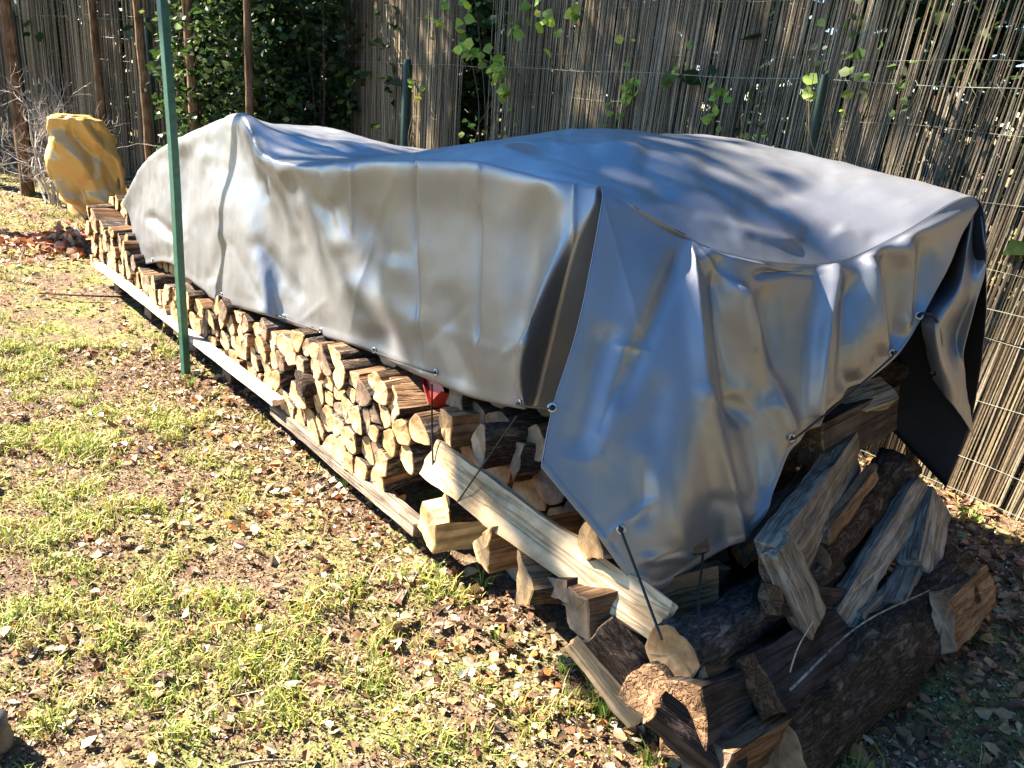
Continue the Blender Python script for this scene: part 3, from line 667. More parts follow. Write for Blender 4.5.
for c in [(320, 170, 352, 250, .008, 4), (262, 140, 300, 215, .008, 4), (372, 240, 352, 330, .006, 4), (230, 240, 262, 305, -.008, 4), (330, 300, 300, 322, .006, 3), (440, 330, 500, 350, .005, 4), (505, 355, 545, 330, .006, 4), (190, 240, 170, 262, .008, 3), (425, 345, 470, 300, -.004, 4), (395, 175, 360, 260, .004, 5)]:
    disp += crease(qa, *c, kind='s')*(VV < 6.2)
for c in [(415, 155, 417, 260, .006, 7), (480, 200, 480, 330, .008, 7)]: disp += crease(qa, *c, kind='step')*(VV < 5.4)
for c in [(800, 236, 832, 262, -.008, 9), (835, 232, 870, 258, .010, 10), (868, 240, 905, 232, -.012, 7), (700, 215, 800, 246, .008, 6), (740, 200, 660, 206, .006, 12), (600, 150, 700, 165, .014, 12), (560, 140, 640, 160, .02, 14), (830, 175, 760, 205, -.008, 10), (655, 190, 740, 230, -.008, 8), (500, 160, 560, 140, .02, 10), (860, 180, 930, 215, .008, 12), (905, 225, 960, 200, .012, 12)]:
    disp += crease(qa, *c)*(VV > 6)
seam = np.clip((15-UU)/.5, 0, 1); seam = np.where((VV >= 4.9) & (VV <= 13.1), seam, 1)
GA = GA + nA*(disp*seam)[..., None]
# near end panel: top row is the near edge of the top surface
Bh = [(540, 467, 'b', -.27), (588, 524, 'b', -.19), (648, 592, 'b', -.08), (704, 560, 'a', -.05), (762, 520, 'a', -.08), (792, 448, 'a', -.04), (845, 398, 'a', -.03), (895, 358, 'a', -.06), (922, 318, 'a', -.07)]
mids = {0: [(602, 200, .0), (591, 262, -.06), (575, 335, -.13), (552, 408, -.21)]}
outw = [0, .0, .045, .02, -.03, -.01, .03, -.035, -.01]
edge = [CA[15, iR]]+ne
Cb = []
Nn = np.array([-1., -.25, 0])
for k, (E_, h) in enumerate(zip(edge, Bh)):
    Hh = toab(atb(h[0], h[1], h[3]) if h[2] == 'b' else ata(h[0], h[1], h[3]))
    if k == 0: M_ = [toab(atb(*m)) for m in mids[0]]
    else:
        ns = np.array([-.2, -.9, 0]) if k < 2 else Nn
        M_ = [E_+ns*(.022 if k > 2 else .006)+np.array([0, 0, -.028])]
        for t, s in ((.3, .7), (.55, 1.), (.8, .8)): M_.append(E_*(1-t)+Hh*t+ns*outw[k]*s+ns*.025*math.sin(t*math.pi))
    Cb.append([E_]+M_+[Hh])
Cb = np.array(Cb)                         # (9, 6, 3)
NVB = NV*2
ub = np.linspace(0, 8, 8*NV+1)
# resample the top edge exactly as grid A does
def fine(C, ku, kv): return crgrid(C, 0, 0, np.linspace(0, C.shape[0]-1, ku), np.linspace(0, C.shape[1]-1, kv))
GB = crgrid(Cb, 0, 0, np.linspace(0, 8, 8*NV*3+1), np.linspace(0, 5, 180))
seamB = crgrid(CA, 0, 0, np.array([15.]), np.linspace(iR, iT3, 8*NV*3+1))[0]
GB += (seamB-GB[:, 0])[:, None]*np.exp(-np.linspace(0, 5, 180)/.25)[None, :, None]
GB = fromab(GB); nB = gnormal(GB)
if nB[120, 60]@(-A) < 0: nB = -nB
qb = w2p(GB); pb = toab(GB); vb = np.linspace(0, 5, 180)[None]; fz = np.clip(vb/.6, 0, 1)
db = .008*fbm(pb*np.array([2, 3.0, 1.2]), 2, 91)+.002*crumple(pb*np.array([1, 1.3, .6]), 3.2, 93)+.0005*crumple(pb, 10, 95)
for c in [(648, 250, 600, 460, .012, 18), (610, 330, 580, 450, -.014, 16), (690, 240, 704, 400, .022, 9), (703, 390, 742, 545, .026, 9), (716, 262, 742, 420, -.04, 11), (745, 400, 765, 500, -.02, 12), (735, 290, 792, 440, .034, 11), (690, 240, 620, 400, -.016, 10), (755, 275, 800, 262, -.014, 6),
          (700, 255, 745, 300, .012, 7), (765, 290, 770, 400, -.02, 12), (830, 264, 812, 425, .045, 7), (852, 280, 850, 392, -.034, 9), (868, 258, 882, 352, .034, 7), (888, 250, 893, 345, -.026, 8), (907, 240, 905, 330, .026, 7), (925, 235, 915, 310, -.014, 7),
          (640, 440, 690, 560, .010, 14), (660, 380, 640, 520, -.010, 14), (640, 560, 690, 555, .008, 6), (842, 300, 835, 268, .012, 6), (710, 500, 760, 505, -.006, 9)]:
    db += crease(qb, *c)
db = db+.003/(1+np.exp(-(vb-4.86)*70))*np.ones_like(db)
for c in [(690, 239, 704, 420, .010, 3.5), (704, 410, 742, 545, .008, 3.5), (692, 242, 748, 300, .008, 3), (748, 300, 752, 350, .006, 3), (650, 350, 615, 345, .006, 4), (602, 195, 640, 330, .004, 4), (640, 330, 600, 430, -.006, 4), (600, 540, 655, 500, .006, 4), (655, 560, 700, 545, -.006, 3), (765, 270, 820, 275, -.006, 3.5), (780, 440, 700, 330, .004, 5)]:
    db += crease(qb, *c, kind='s')
GB = GB + nB*(db*fz)[..., None]
# pleat from the front drape's near edge inwards, and the folded flap at the back corner
e15 = toab(GA[-1, :5*NV+1]); e15 = e15[::-1]        # ridge -> hem, front side
k0 = toab(GB[0]); 
def res(P, n):
    t = np.linspace(0, len(P)-1, n); k = np.minimum(t.astype(int), len(P)-2); u = (t-k)[:, None]; return P[k]*(1-u)+P[k+1]*u
n_ = 60; L0 = res(e15, n_); L3 = res(k0, n_); tt = np.linspace(0, 1, n_)[:, None]
inn = (L0+L3)/2; inn[:, 1:2] += .01+.45*tt**.85; inn[:, 0:1] += .02; inn[:, 2:3] -= .05*np.minimum(1, tt*15)
GD = fromab(crgrid(np.stack([L0, L0*.5+inn*.5+np.array([-.01, 0, 0]), inn, L3*.5+inn*.5+np.array([.01, 0, 0]), L3]), 0, 0, np.linspace(0, 4, 33), np.linspace(0, n_-1, 120)))
Cc = np.array([[(974, 198, -.03), (960, 235, .03), (942, 280, .04), (922, 319, -.05), (927, 350, -.07), (933, 380, -.08)],
               [(975, 198, -.03), (968, 240, -.06), (958, 285, -.09), (940, 325, -.12), (940, 362, -.13), (947, 398, -.13)],
               [(977, 199, -.03), (976, 236, -.04), (972, 283, -.10), (953, 338, -.08), (955, 375, -.14), (962, 418, -.14)],
               [(978, 200, -.03), (985, 240, -.1), (986, 268, -.12), (965, 345, -.12), (966, 385, -.12), (974, 437, -.12)]], float)
Ccw = np.array([[toab(ata(*p)) for p in r] for r in Cc])
GC = fromab(crgrid(Ccw, 0, 0, np.linspace(0, 3, 50), np.linspace(0, 5, 100))); nC = gnormal(GC)
if nC[25, 30]@(-A) < 0: nC = -nC
GC = GC+nC*(.004*crumple(toab(GC), 5, 99)*np.clip(np.linspace(0, 5, 100), 0, 1)[None])[..., None]
Vt = []; Ft = []; base = 0
def add_grid(G, outward_i, outward):
    global base
    n, m, _ = G.shape; i, j = np.meshgrid(np.arange(n-1), np.arange(m-1), indexing='ij'); k = (i*m+j).ravel()
    Q = np.stack([k, k+m, k+m+1, k+1], -1); g = gnormal(G)[outward_i]
    if g@outward < 0: Q = Q[:, ::-1]
    Vt.append(G.reshape(-1, 3)); Ft.append(Q+base); base += n*m
add_grid(GA, (100, 30), -B); add_grid(GB, (120, 60), -A); add_grid(GD, (4, 60), -A if (gnormal(GD)[4, 60]@(-A)) > 0 else -A); add_grid(GC, (25, 30), -A)
tarp = thing('tarpaulin', 'large silver grey tarpaulin draped over the long woodpile', 'tarpaulin', fromab((2., .6, 0)))
def part(name, V, F, m, parent, **kw):
    V = np.asarray(V, float)-np.array(parent.location); return mesh_obj(name, V, F, m, parent, **kw)
sheet = part('sheet', np.vstack(Vt), np.vstack(Ft), [M_TARP, M_TARPIN], tarp, smooth=True)
sm = sheet.modifiers.new('thickness', 'SOLIDIFY'); sm.thickness = .0022; sm.offset = -1; sm.material_offset = 1; sm.material_offset_rim = 0
def torus(c, n, R1, r1, seg=20, sid=6):
    n = np.asarray(n, float); n /= np.linalg.norm(n); u = np.cross(n, [0, 0, 1.]); u /= np.linalg.norm(u); v = np.cross(n, u)
    V = []; F = []
    for i in range(seg):
        a = 2*math.pi*i/seg; d = math.cos(a)*u+math.sin(a)*v
        for j in range(sid):
            b = 2*math.pi*j/sid; V.append(c+d*(R1+r1*math.cos(b))+n*r1*.6*math.sin(b))
    for i in range(seg):
        for j in range(sid): F.append((i*sid+j, ((i+1) % seg)*sid+j, ((i+1) % seg)*sid+(j+1) % sid, i*sid+(j+1) % sid))
    return np.array(V), F
def on_sheet(G, Nrm, q, x, y, sl=None):
    d = (q[..., 0]-x)**2+(q[..., 1]-y)**2
    if sl is not None: d = np.where(sl, d, 1e9)
    i = np.unravel_index(np.argmin(d), d.shape); return G[i], Nrm[i]
def eyelet(G, Nrm, q, x, y, sl=None, R1=.0095):
    c, n = on_sheet(G, Nrm, q, x, y, sl); p = c+n*.003
    V, F = torus(p, n, R1, .0038); part('eyelet', V, F, M_STEEL, tarp, smooth=True)
    u = np.cross(n, [0, 0, 1.]); u /= np.linalg.norm(u); v = np.cross(n, u)
    dk = [p-n*.001+(math.cos(t)*u+math.sin(t)*v)*(R1-.002) for t in np.arange(12)*math.pi/6]
    part('eyelet_hole', dk, [tuple(range(12))], M_TARPIN, tarp)
    return p, n
qa2 = w2p(GA); nA2 = -gnormal(GA); 
if nA2[40, 20]@(-B) < 0: nA2 = -nA2
qb2 = w2p(GB); qc2 = w2p(GC); frm = VV < 4.5
def cord(pts, label, r=.003, n=40, sag=0):
    P = spline(pts, n); P[:, 2] -= sag*np.sin(np.linspace(0, 1, n)*math.pi)
    V, Q = tubes([P], [r], 7); o = mesh_obj('elastic_cord', V, Q, M_CORD, smooth=True); tag(o, label, 'cord'); return o
E1, N1 = {}, {}
for k, (x, y) in dict(a=(152, 260), b=(222, 296), c=(284, 317), d=(321, 330), e=(375, 350), f=(436, 374), g=(521, 402)).items(): E1[k], N1[k] = eyelet(GA, nA2, qa2, x, y, frm)
for k, (x, y) in dict(h=(622, 530), i=(698, 552), j=(791, 438), k=(892, 353), l=(919, 316), n=(543, 405)).items(): E1[k], N1[k] = eyelet(GB, nB, qb2, x, y)
E1['m'], N1['m'] = eyelet(GC, nC, qc2, 934, 374)
def loop(a, b, label, out=.018):
    p, q = E1[a], E1[b]; n = N1[a]; cord([p-n*.01, p+n*out*.6, p*.7+q*.3+n*out, p*.3+q*.7+n*out, q+n*out*.6, q-n*.01], label)
loop('b', 'c', 'thin black cord laced along the tarpaulin hem just right of the green pole')
loop('c', 'd', 'thin black cord laced along the hem in the middle of the long side')
loop('e', 'f', 'thin black cord laced along the hem just left of the red tray')
loop('g', 'n', 'short cord bridging the dark fold of the tarpaulin')
loop('j', 'k', 'black cord stretched across the tarpaulin opening at the near end')
p, q = E1['l'], E1['m']; n = N1['l']
cord([p-n*.01, p+n*.03, (p*.8+q*.2)+n*.05+np.array([.02, 0, .02]), (p*.4+q*.6)+n*.05+np.array([.025, 0, 0]), q+n*.02, q-n*.01], 'curved black cord looping at the back corner of the tarpaulin', .0048)
p = E1['h']; cord([p-N1['h']*.008, p+N1['h']*.012, p*.5+atb(662, 640, -.2)*.5, atb(662, 640, -.2)], 'black cord hanging from the left eyelet of the tarpaulin tip', .0036)
p = E1['i']; cord([p-N1['i']*.008, p+N1['i']*.012, p*.5+ata(699, 650, -.27)*.5, ata(699, 652, -.27)], 'black cord hanging straight down from the right eyelet of the tarpaulin tip', .0036)
cord([atb(432, 384, -.12), atb(432, 430, -.13), atb(433, 468, -.155)], 'speckled cord hanging vertically below the red tray', .0032)
cord([atb(517, 416, -.13), atb(488, 458, -.155), atb(457, 503, -.19)], 'thin taut cord slanting down over the pale plank', .0026)

# ------------------------------------------------------------------ red tray under the hem
def boxm(c, ax, ay, az, sx, sy, sz):
    c = np.asarray(c, float); V = [c+ax*sx*i+ay*sy*j+az*sz*k for i in (-.5, .5) for j in (-.5, .5) for k in (-.5, .5)]
    return np.array(V), [(0, 1, 3, 2), (4, 6, 7, 5), (0, 4, 5, 1), (2, 3, 7, 6), (0, 2, 6, 4), (1, 5, 7, 3)]
def join(parts):
    V = []; F = []; b = 0
    for v, f in parts:
        V.append(v); F += [tuple(int(i)+b for i in q) for q in f]; b += len(v)
    return np.vstack(V), F
c0 = atb(428, 405, -.02); r = (A*.86+np.array([0, 0, .5])); r /= np.linalg.norm(r); r = r+B*.3; r /= np.linalg.norm(r); rr = (-A*.9+np.array([0, 0, .25])); rr -= r*(rr@r); rr /= np.linalg.norm(rr); yy = np.cross(r, rr)
if yy@B < 0: yy = -yy
ps = []
ps.append(boxm(c0+r*.08+yy*.12, r, yy, rr, .16, .24, .004)); ps.append(boxm(c0+rr*.04+yy*.12, r, yy, rr, .004, .24, .08))
ps.append(boxm(c0+r*.08+rr*.04+yy*.02, r, yy, rr, .156, .004, .076)); ps.append(boxm(c0+r*.08+rr*.04+yy*.235, r, yy, rr, .156, .004, .076)); ps.append(boxm(c0+r*.16+yy*.12+rr*.04, r, yy, rr, .004, .236, .076))
V, F = join(ps); o = mesh_obj('plastic_tray', V, F, M_RED)
bv = o.modifiers.new('bevel', 'BEVEL'); bv.width = .002
tag(o, 'red plastic tray peeking out from under the tarpaulin hem', 'tray')
tray = o
# ------------------------------------------------------------------ green pole
pb_ = atz(186, 374, 0); 
def pole_obj():
    top = pb_+np.array([-.02, .0, 2.6]); 
    # slightly bent square-section post
    P = spline([pb_-np.array([0, 0, .08]), pb_+np.array([0, 0, .6]), pb_+np.array([.004, 0, 1.3]), top], 30)
    V = []; F = []
    ux = np.array([.80, -.60, 0]); uy = np.array([.60, .80, 0]); pr = []
    for sx, sy in ((1, 1), (-1, 1), (-1, -1), (1, -1)):
        for t in (0, 1, 2):
            an = math.atan2(sy, sx)+(t-1)*.5; pr.append((sx*.0155+.0045*math.cos(an), sy*.0155+.0045*math.sin(an)))
    m = len(pr)
    for p in P:
        for x, y in pr: V.append(p+ux*x+uy*y)
    for i in range(len(P)-1):
        for j in range(m): F.append((i*m+j, i*m+(j+1) % m, (i+1)*m+(j+1) % m, (i+1)*m+j))
    F.append(tuple(range((len(P)-1)*m, len(P)*m)))
    o = mesh_obj('metal_pole', np.array(V), F, M_GREEN); tag(o, 'green painted metal pole standing upright in the lawn before the woodpile', 'pole')
pole_obj()
# ------------------------------------------------------------------ fence along the garden edge
def fpt(t, off=0., z=0.): return np.array([*(FB0+FDIR*t+FN*off), z])
def tof(px):       # fence parameter under an image column near the horizon line
    best = min(np.arange(-3, 10, .02), key=lambda t: abs(w2p(fpt(t, 0, 1.3))[0]-px)); return float(best)
def reed_screen(t0, t1, label, h=2.45, off=.06, lean0=0., lean1=0., step=.0085, seed=1, holes=(), base=None, direc=None, nrm=None, thin=1.0, z0=.0):
    rg = np.random.default_rng(seed); root = thing('reed_screen', label, 'reed screen', fpt((t0+t1)/2, off) if base is None else (*(base+direc*(t1-t0)/2), 0))
    D = FDIR if direc is None else direc; Nn_ = FN if nrm is None else nrm; B0 = FB0 if base is None else base
    n = int(abs(t1-t0)/step); Vs = []; Qs = []; Cs = []; bs = 0
    for layer in (0, 1, 2):
        for k in range(n):
            t = t0+(t1-t0)*(k+rg.uniform(-.6, .6))/n; f = (t-t0)/(t1-t0+1e-9)
            if layer and rg.uniform() < .25: continue
            if layer == 0 and rg.uniform() < .12: continue
            ln = lean0+(lean1-lean0)*f+rg.normal()*.012+(.07*rg.normal() if rg.uniform() < .035 else 0)
            hh = h*(1+rg.normal()*.03) if rg.uniform() > .08 else h*rg.uniform(.4, .9)
            r0 = rg.uniform(.0022, .0045)*thin; o_ = off+layer*.009+rg.uniform(-.003, .003)
            zz = np.array([0, .33, .66, 1])*hh
            skip = False
            for (ha, hb, hz0, hz1, pr) in holes:
                if ha < f < hb and rg.uniform() < pr:
                    if hz0 <= 0: skip = True
                    else: zz = np.array([0, .33, .66, 1])*(hz0*rg.uniform(.85, 1.1))
            if skip: continue
            zz = zz+z0
            bow = rg.normal(size=4)*.006; bow[0] = 0
            P = np.stack([np.array([*(B0+D*(t+ln*z+b_)+Nn_*(o_+abs(bw2)*1)), z]) for z, b_, bw2 in zip(zz, bow, rg.normal(size=4)*.003)])
            V, Q = tubes([P], [np.array([r0, r0*.95, r0*.85, r0*.6])], 4); Vs.append(V); Qs.append(Q+bs); bs += len(V)
            base_c = np.array([(.34, .27, .17), (.24, .18, .11), (.44, .36, .24), (.15, .11, .07), (.38, .33, .25)][rg.choice(5, p=[.3, .25, .17, .16, .12])])*rg.uniform(.4, 1.0)*(1+.35*math.sin(t*5.1+seed)*math.sin(t*1.7+2*seed))
            Cs.append(np.repeat(base_c[None], len(V), 0)*np.repeat(rg.uniform(.85, 1.15, 4), 4)[:, None])
    loc = np.array(root.location)
    mesh_obj('reeds', np.vstack(Vs)-loc, np.vstack(Qs), M_REED, root, col=np.vstack(Cs))
    W_ = []
    for z in np.arange(.18, h, .28):
        m = int(abs(t1-t0)/.05)+2; ts = np.linspace(t0, t1, m); lnm = lean0+(lean1-lean0)*(ts-t0)/(t1-t0)
        W_.append(np.stack([np.array([*(B0+D*(t+l*z)+Nn_*(off-.006)), z+z0+.006*math.sin(t*7+z*5)]) for t, l in zip(ts, lnm)]))
    V, Q = tubes(W_, [.0008]*len(W_), 4); mesh_obj('binding_wire', V-loc, Q, M_WIREG, root)
    return root
ta, tb_, tc, td, te = tof(334), tof(452), tof(482), tof(862), tof(888)
reed_screen(ta, tb_, 'brown reed screen panel behind the dark post, left of the dark gap in the fence', seed=3, step=.0095, thin=1.25)
reed_screen(tc, td, 'long dark reed screen panel in the middle behind the tarpaulin', seed=4, lean0=.0, lean1=-.08, holes=((.0, .05, 1.2, 0, .6), (.93, 1, 1.85, 0, .5)))
reed_screen(te+.18, -2.2, 'leaning sunlit reed screen panel at the right end of the fence', seed=5, lean0=-.08, lean1=-.2, holes=((.0, .16, 1.75, 0, .7),), thin=1.15)
# far end of the garden
FFB = np.array([-2.9, 10.6]); FFD = np.array([-9.3, 4.2]); FFD = FFD/np.linalg.norm(FFD); FFN = np.array([-FFD[1], FFD[0]])*-1
if FFN[1] < 0: FFN = -FFN
reed_screen(0, 1.55, 'shaded reed screen panel of the far fence, right of the reddish posts', seed=6, step=.02, base=FFB+FFD*.0, direc=FFD, nrm=FFN, thin=2.2, h=2.5, off=.05)
reed_screen(0, 2.5, 'wide dark reed screen panel of the far fence left of the reddish posts', seed=7, step=.022, base=FFB+FFD*1.7, direc=FFD, nrm=FFN, thin=2.4, h=2.5, off=.05)
reed_screen(0, 4.6, 'farthest reed screen panel behind the bare shrub', seed=8, step=.024, base=FFB+FFD*4.3, direc=FFD, nrm=FFN, thin=2.6, h=2.4, off=.05)
def chain_fence(label, B0, D, Nn_, L, h, posts, cell=.06, r=.0017, start=0., sag=.01):
    root = thing('chain_link_fence', label, 'wire fence', (*(B0+D*(L/2+start)), 0)); loc = np.array(root.location)
    P = []; nz_ = int(h/cell)
    for k in range(int(L/cell)):
        zs = np.arange(nz_+1)*cell; ph = (np.arange(nz_+1)+k) % 2
        t = start+(k+ph*1.0)*cell; P.append(np.stack([B0[0]+D[0]*t+Nn_[0]*(.004*(ph*2-1)), B0[1]+D[1]*t+Nn_[1]*(.004*(ph*2-1)), zs*(h/(nz_*cell))+.012*np.sin(t*2.1)], -1))
    V, Q = tubes(P, [r]*len(P), 3); mesh_obj('wire_mesh', V-loc, Q, M_WIREG, root)
    for z in (h, h*.5, .06):
        ts = np.linspace(start, start+L, 60); V, Q = tubes([np.stack([B0[0]+D[0]*ts, B0[1]+D[1]*ts, z-sag*np.sin(ts*2.5)**2+ts*0], -1)], [.0019], 5); mesh_obj('tension_wire', V-loc, Q, M_WIREG, root)
    for t, pr in posts:
        p = np.array([*(B0+D*t-Nn_*.02), -.1]); V, Q = tubes([np.stack([p, p+np.array([0, 0, .5]), p+np.array([0, 0, h+.06]), p+np.array([0, 0, h+.13])])], [np.array([pr, pr, pr, pr*.7])], 12)
        mesh_obj('post', V-loc, Q, M_POSTG, root, smooth=True)
chain_fence('green grey chain link fence running in front of the reed screens', FB0-FN*.03, FDIR, FN, 12.0, 1.76, [(tof(411), .045), (tof(812), .021), (-1.7, .02), (8.6, .03)], start=-2.3)
chain_fence('dark chain link fence across the far end of the garden', FFB, FFD, FFN, 9.0, 2.1, [(.1, .03), (2.4, .03), (5.0, .03), (8.4, .03)], cell=.12, r=.002)
def wpost(px, D_, r, label, lean=0., h=3.4):
    d = ray(px, 60); d = d/np.hypot(d[0], d[1]); b = np.array([d[0]*D_, d[1]*D_, -.1])
    rg = np.random.default_rng(int(px)); P = spline([b, b+np.array([lean*.3, 0, h*.35]), b+np.array([lean*.8+.02*rg.normal(), 0, h*.7]), b+np.array([lean, 0, h])], 24)
    V, Q = tubes([P], [r*(1+.08*np.sin(np.arange(24)*1.7))*np.linspace(1.05, .85, 24)], 10)
    tag(mesh_obj('wooden_post', V, Q, M_FPOST, smooth=True), label, 'post')
wpost(248, 8.6, .04, 'slim tan wooden post standing alone against dark ivy', .0)
wpost(192, 10.4, .06, 'reddish brown post on the left edge of the dark ivy', -.02)
wpost(205, 10.6, .05, 'greyish post touching the right side of the reddish brown post', .03)
wpost(143, 11.5, .055, 'reddish brown leaning post between two far reed panels', .0)
wpost(97, 12.6, .05, 'pale brown post in front of the widest far reed panel', .0)
wpost(12, 11.5, .07, 'stout pale grey post at the far left edge of the garden', .0)

# ------------------------------------------------------------------ foliage
def bush(name, label, cat, c, rad3, nleaf, size, cols, wts, stems=14, clump=.5, lw=.7, seed=0, ground=True, group=None, mat_=M_LEAF, aim=None, kind=None):
    rg = np.random.default_rng(seed); c = np.asarray(c, float); R = np.asarray(rad3, float)
    root = thing(name, label, cat, (c[0], c[1], 0), group); loc = np.array(root.location)
    nc = max(6, int(nleaf/60)); u = rg.normal(size=(nc, 3)); u /= np.linalg.norm(u, axis=1)[:, None]; cc = c+u*R*(rg.uniform(.1, 1, (nc, 1))**.5)
    k = rg.integers(nc, size=nleaf); P = cc[k]+rg.normal(size=(nleaf, 3))*R*clump*.32
    P = P[P[:, 2] > .03]; n = len(P)
    tone = rg.uniform(.7, 1.25, nc)[k[:n]]
    V, Q, col = leaf_mesh(P, rg.uniform(.6, 1.3, n)*size, lw=lw, tilt=1.0, col=palette(n, cols, wts)*tone[:, None], aim=aim)
    mesh_obj('foliage', V-loc, Q, mat_, root, col=col)
    paths = []; rr = []
    for s in range(stems):
        e = cc[rg.integers(nc)]; b = np.array([c[0]+rg.normal()*R[0]*.25, c[1]+rg.normal()*R[1]*.25, -.05]); m = (b+e)/2+rg.normal(size=3)*R*.12
        paths.append(spline([b, m, e], 12)); rr.append(np.linspace(.012, .003, 12)*(1+R[2]*.5))
    V, Q = tubes(paths, rr, 5); mesh_obj('stems', V-loc, Q, M_TRUNK, root); return root
iv = [(250, 10.0, 1.5), (300, 9.4, 1.5), (228, 10.6, 1.3)]
for k, (px, D_, zc) in enumerate(iv):
    d = ray(px, 60); d = d/np.hypot(d[0], d[1])
    bush('ivy_bush', ['dark ivy bush directly behind the slim tan post', 'glossy dark ivy bush with pale leaves left of the brown reed screen', 'dark shaded bush between the reddish posts and the ivy'][k], 'bush', (d[0]*D_, d[1]*D_, zc), (.75, .55, 1.6), 4200, .085, GREENS+[(.20, .28, .12)], [4, 4, 3, 2, .8], seed=100+k)
# tall hedge trees behind the fence
def hedge_tree(t, off, zc, R, n, size, label, seed, cols=GREENS, w=(4, 4, 3, 1.5), base=None):
    p = fpt(t, off) if base is None else np.array([*base, 0])
    rg = np.random.default_rng(seed); root = thing('tree', label, 'tree', (p[0], p[1], 0), 'trees beyond the fences'); loc = np.array(root.location)
    c = np.array([p[0], p[1], zc]); R = np.array(R); nc = max(20, int(n/55)); u = rg.normal(size=(nc, 3)); u /= np.linalg.norm(u, axis=1)[:, None]; cc = c+u*R*(rg.uniform(.05, 1, (nc, 1))**.45)
    cc = cc[cc[:, 2] > .2]; nc = len(cc)
    k = rg.integers(nc, size=n); P = cc[k]+rg.normal(size=(n, 3))*R*.13; P = P[P[:, 2] > .02]; m = len(P); tone = rg.uniform(.65, 1.3, nc)[k[:m]]
    V, Q, col = leaf_mesh(P, rg.uniform(.6, 1.3, m)*size, lw=.7, tilt=1.0, col=palette(m, cols, w)*tone[:, None])
    mesh_obj('crown', V-loc, Q, M_LEAF, root, col=col)
    paths = [spline([p+np.array([0, 0, -.1]), c*[1, 1, .5]+rg.normal(size=3)*.1, c+np.array([0, 0, R[2]*.6])], 16)]; rr = [np.linspace(.13, .04, 16)]
    for s in range(16):
        e = cc[rg.integers(nc)]; b = paths[0][rg.integers(4, 14)]; paths.append(spline([b, (b+e)/2+np.array([0, 0, .1]), e], 8)); rr.append(np.linspace(.035, .006, 8))
    V, Q = tubes(paths, rr, 7); mesh_obj('trunk', V-loc, Q, M_TRUNK, root); return root
HT = [(-2.6, 1.6, 'rightmost tree beyond the fence, behind the sunlit reed panel'), (-.3, 1.6, 'tree beyond the fence showing in the gap between middle and right reed panels'), (2.0, 1.7, 'tree beyond the fence behind the right part of the middle reed panel'),
      (4.3, 1.7, 'tree beyond the fence behind the left part of the middle reed panel'), (6.3, 1.6, 'dark tree filling the gap beside the brown reed screen'), (8.6, 2.0, 'tree beyond the fence behind the brown reed screen'), (11.2, 1.6, 'dark tree behind the ivy and the slim tan post')]
for k, (t, off, lb) in enumerate(HT):
    hedge_tree(t, off, 2.0, (1.5, 1.5, 2.3), 7500, .12, lb, 200+k)
for k, (s, o_, lb) in enumerate([(1.6, 1.8, 'tree beyond the far fence above the reddish posts'), (4.4, 2.0, 'tree beyond the far fence above the widest far reed panel'), (7.4, 2.0, 'tree beyond the far fence above the bare shrub'), (10.4, 1.5, 'tree beyond the far fence at the left edge of the garden')]):
    b = FFB+FFD*s+FFN*o_; hedge_tree(0, 0, 2.6, (2.0, 1.8, 3.0), 6500, .17, lb, 230+k, base=b)
# shade giving trees on the sun side of the garden
def shade_tree(foot, s, R, n, label, seed, trunk_xy, size=.15, elbow=None):
    rg = np.random.default_rng(seed); c = np.array([foot[0], foot[1], 0])+SD*s; p = np.array([*trunk_xy, 0.])
    root = thing('garden_tree', label, 'tree', p, 'trees on the lawn side'); loc = p
    R = np.array(R); nc = int(n/26); u = rg.normal(size=(nc, 3)); u /= np.linalg.norm(u, axis=1)[:, None]; cc = c+u*R*(rg.uniform(.02, 1, (nc, 1))**.4)
    k = rg.integers(nc, size=n); P = cc[k]+rg.normal(size=(n, 3))*.20; tone = rg.uniform(.7, 1.3, nc)[k]
    V, Q, col = leaf_mesh(P, rg.uniform(.6, 1.3, n)*size, lw=.7, tilt=1.0, col=palette(n, GREENS+[(.25, .22, .04)], [3, 3, 3, 2, 1.5])*tone[:, None])
    mesh_obj('crown', V-loc, Q, M_LEAF, root, col=col)
    tr = spline([p-np.array([0, 0, .1]), p*.6+np.array([c[0], c[1], c[2]*.6])*.4 if elbow is None else np.array(elbow), c], 20); paths = [tr]; rr = [np.linspace(.16, .05, 20)]
    for q in range(34):
        e = cc[rg.integers(nc)]; b = tr[rg.integers(9 if elbow is None else 17, 20)]; paths.append(spline([b, (b+e)/2+rg.normal(size=3)*.15, e], 9)); rr.append(np.linspace(.045, .008, 9))
    V, Q = tubes(paths, rr, 8); mesh_obj('trunk', V-loc, Q, M_TRUNK, root)
shade_tree((1.24, 2.32), 11.5, (.45, .5, .15), 1000, 'thin crowned garden tree on the lawn side dappling the near tarpaulin', 300, (-5.6, -1.2), elbow=(-5.3, -.2, 5.0))
shade_tree((2.6, 6.1), 12.0, (2.6, 2.1, .8), 6500, 'leafy garden tree on the lawn side shading the middle fence', 301, (-8.0, 11.2))
shade_tree((1.0, 9.9), 12.5, (3.3, 2.0, .9), 7000, 'broad garden tree on the lawn side shading the far fence', 302, (-10.5, 13.6))
shade_tree((-5.2, 12.8), 12.0, (4.0, 2.3, 1.0), 7500, 'big garden tree on the lawn side shading the far corner', 303, (-15.5, 16.6))
shade_tree((-6.8, 7.2), 11.0, (1.6, .7, .4), 1300, 'small garden tree on the lawn side casting patchy shade on the far lawn', 304, (-15.0, 13.2))

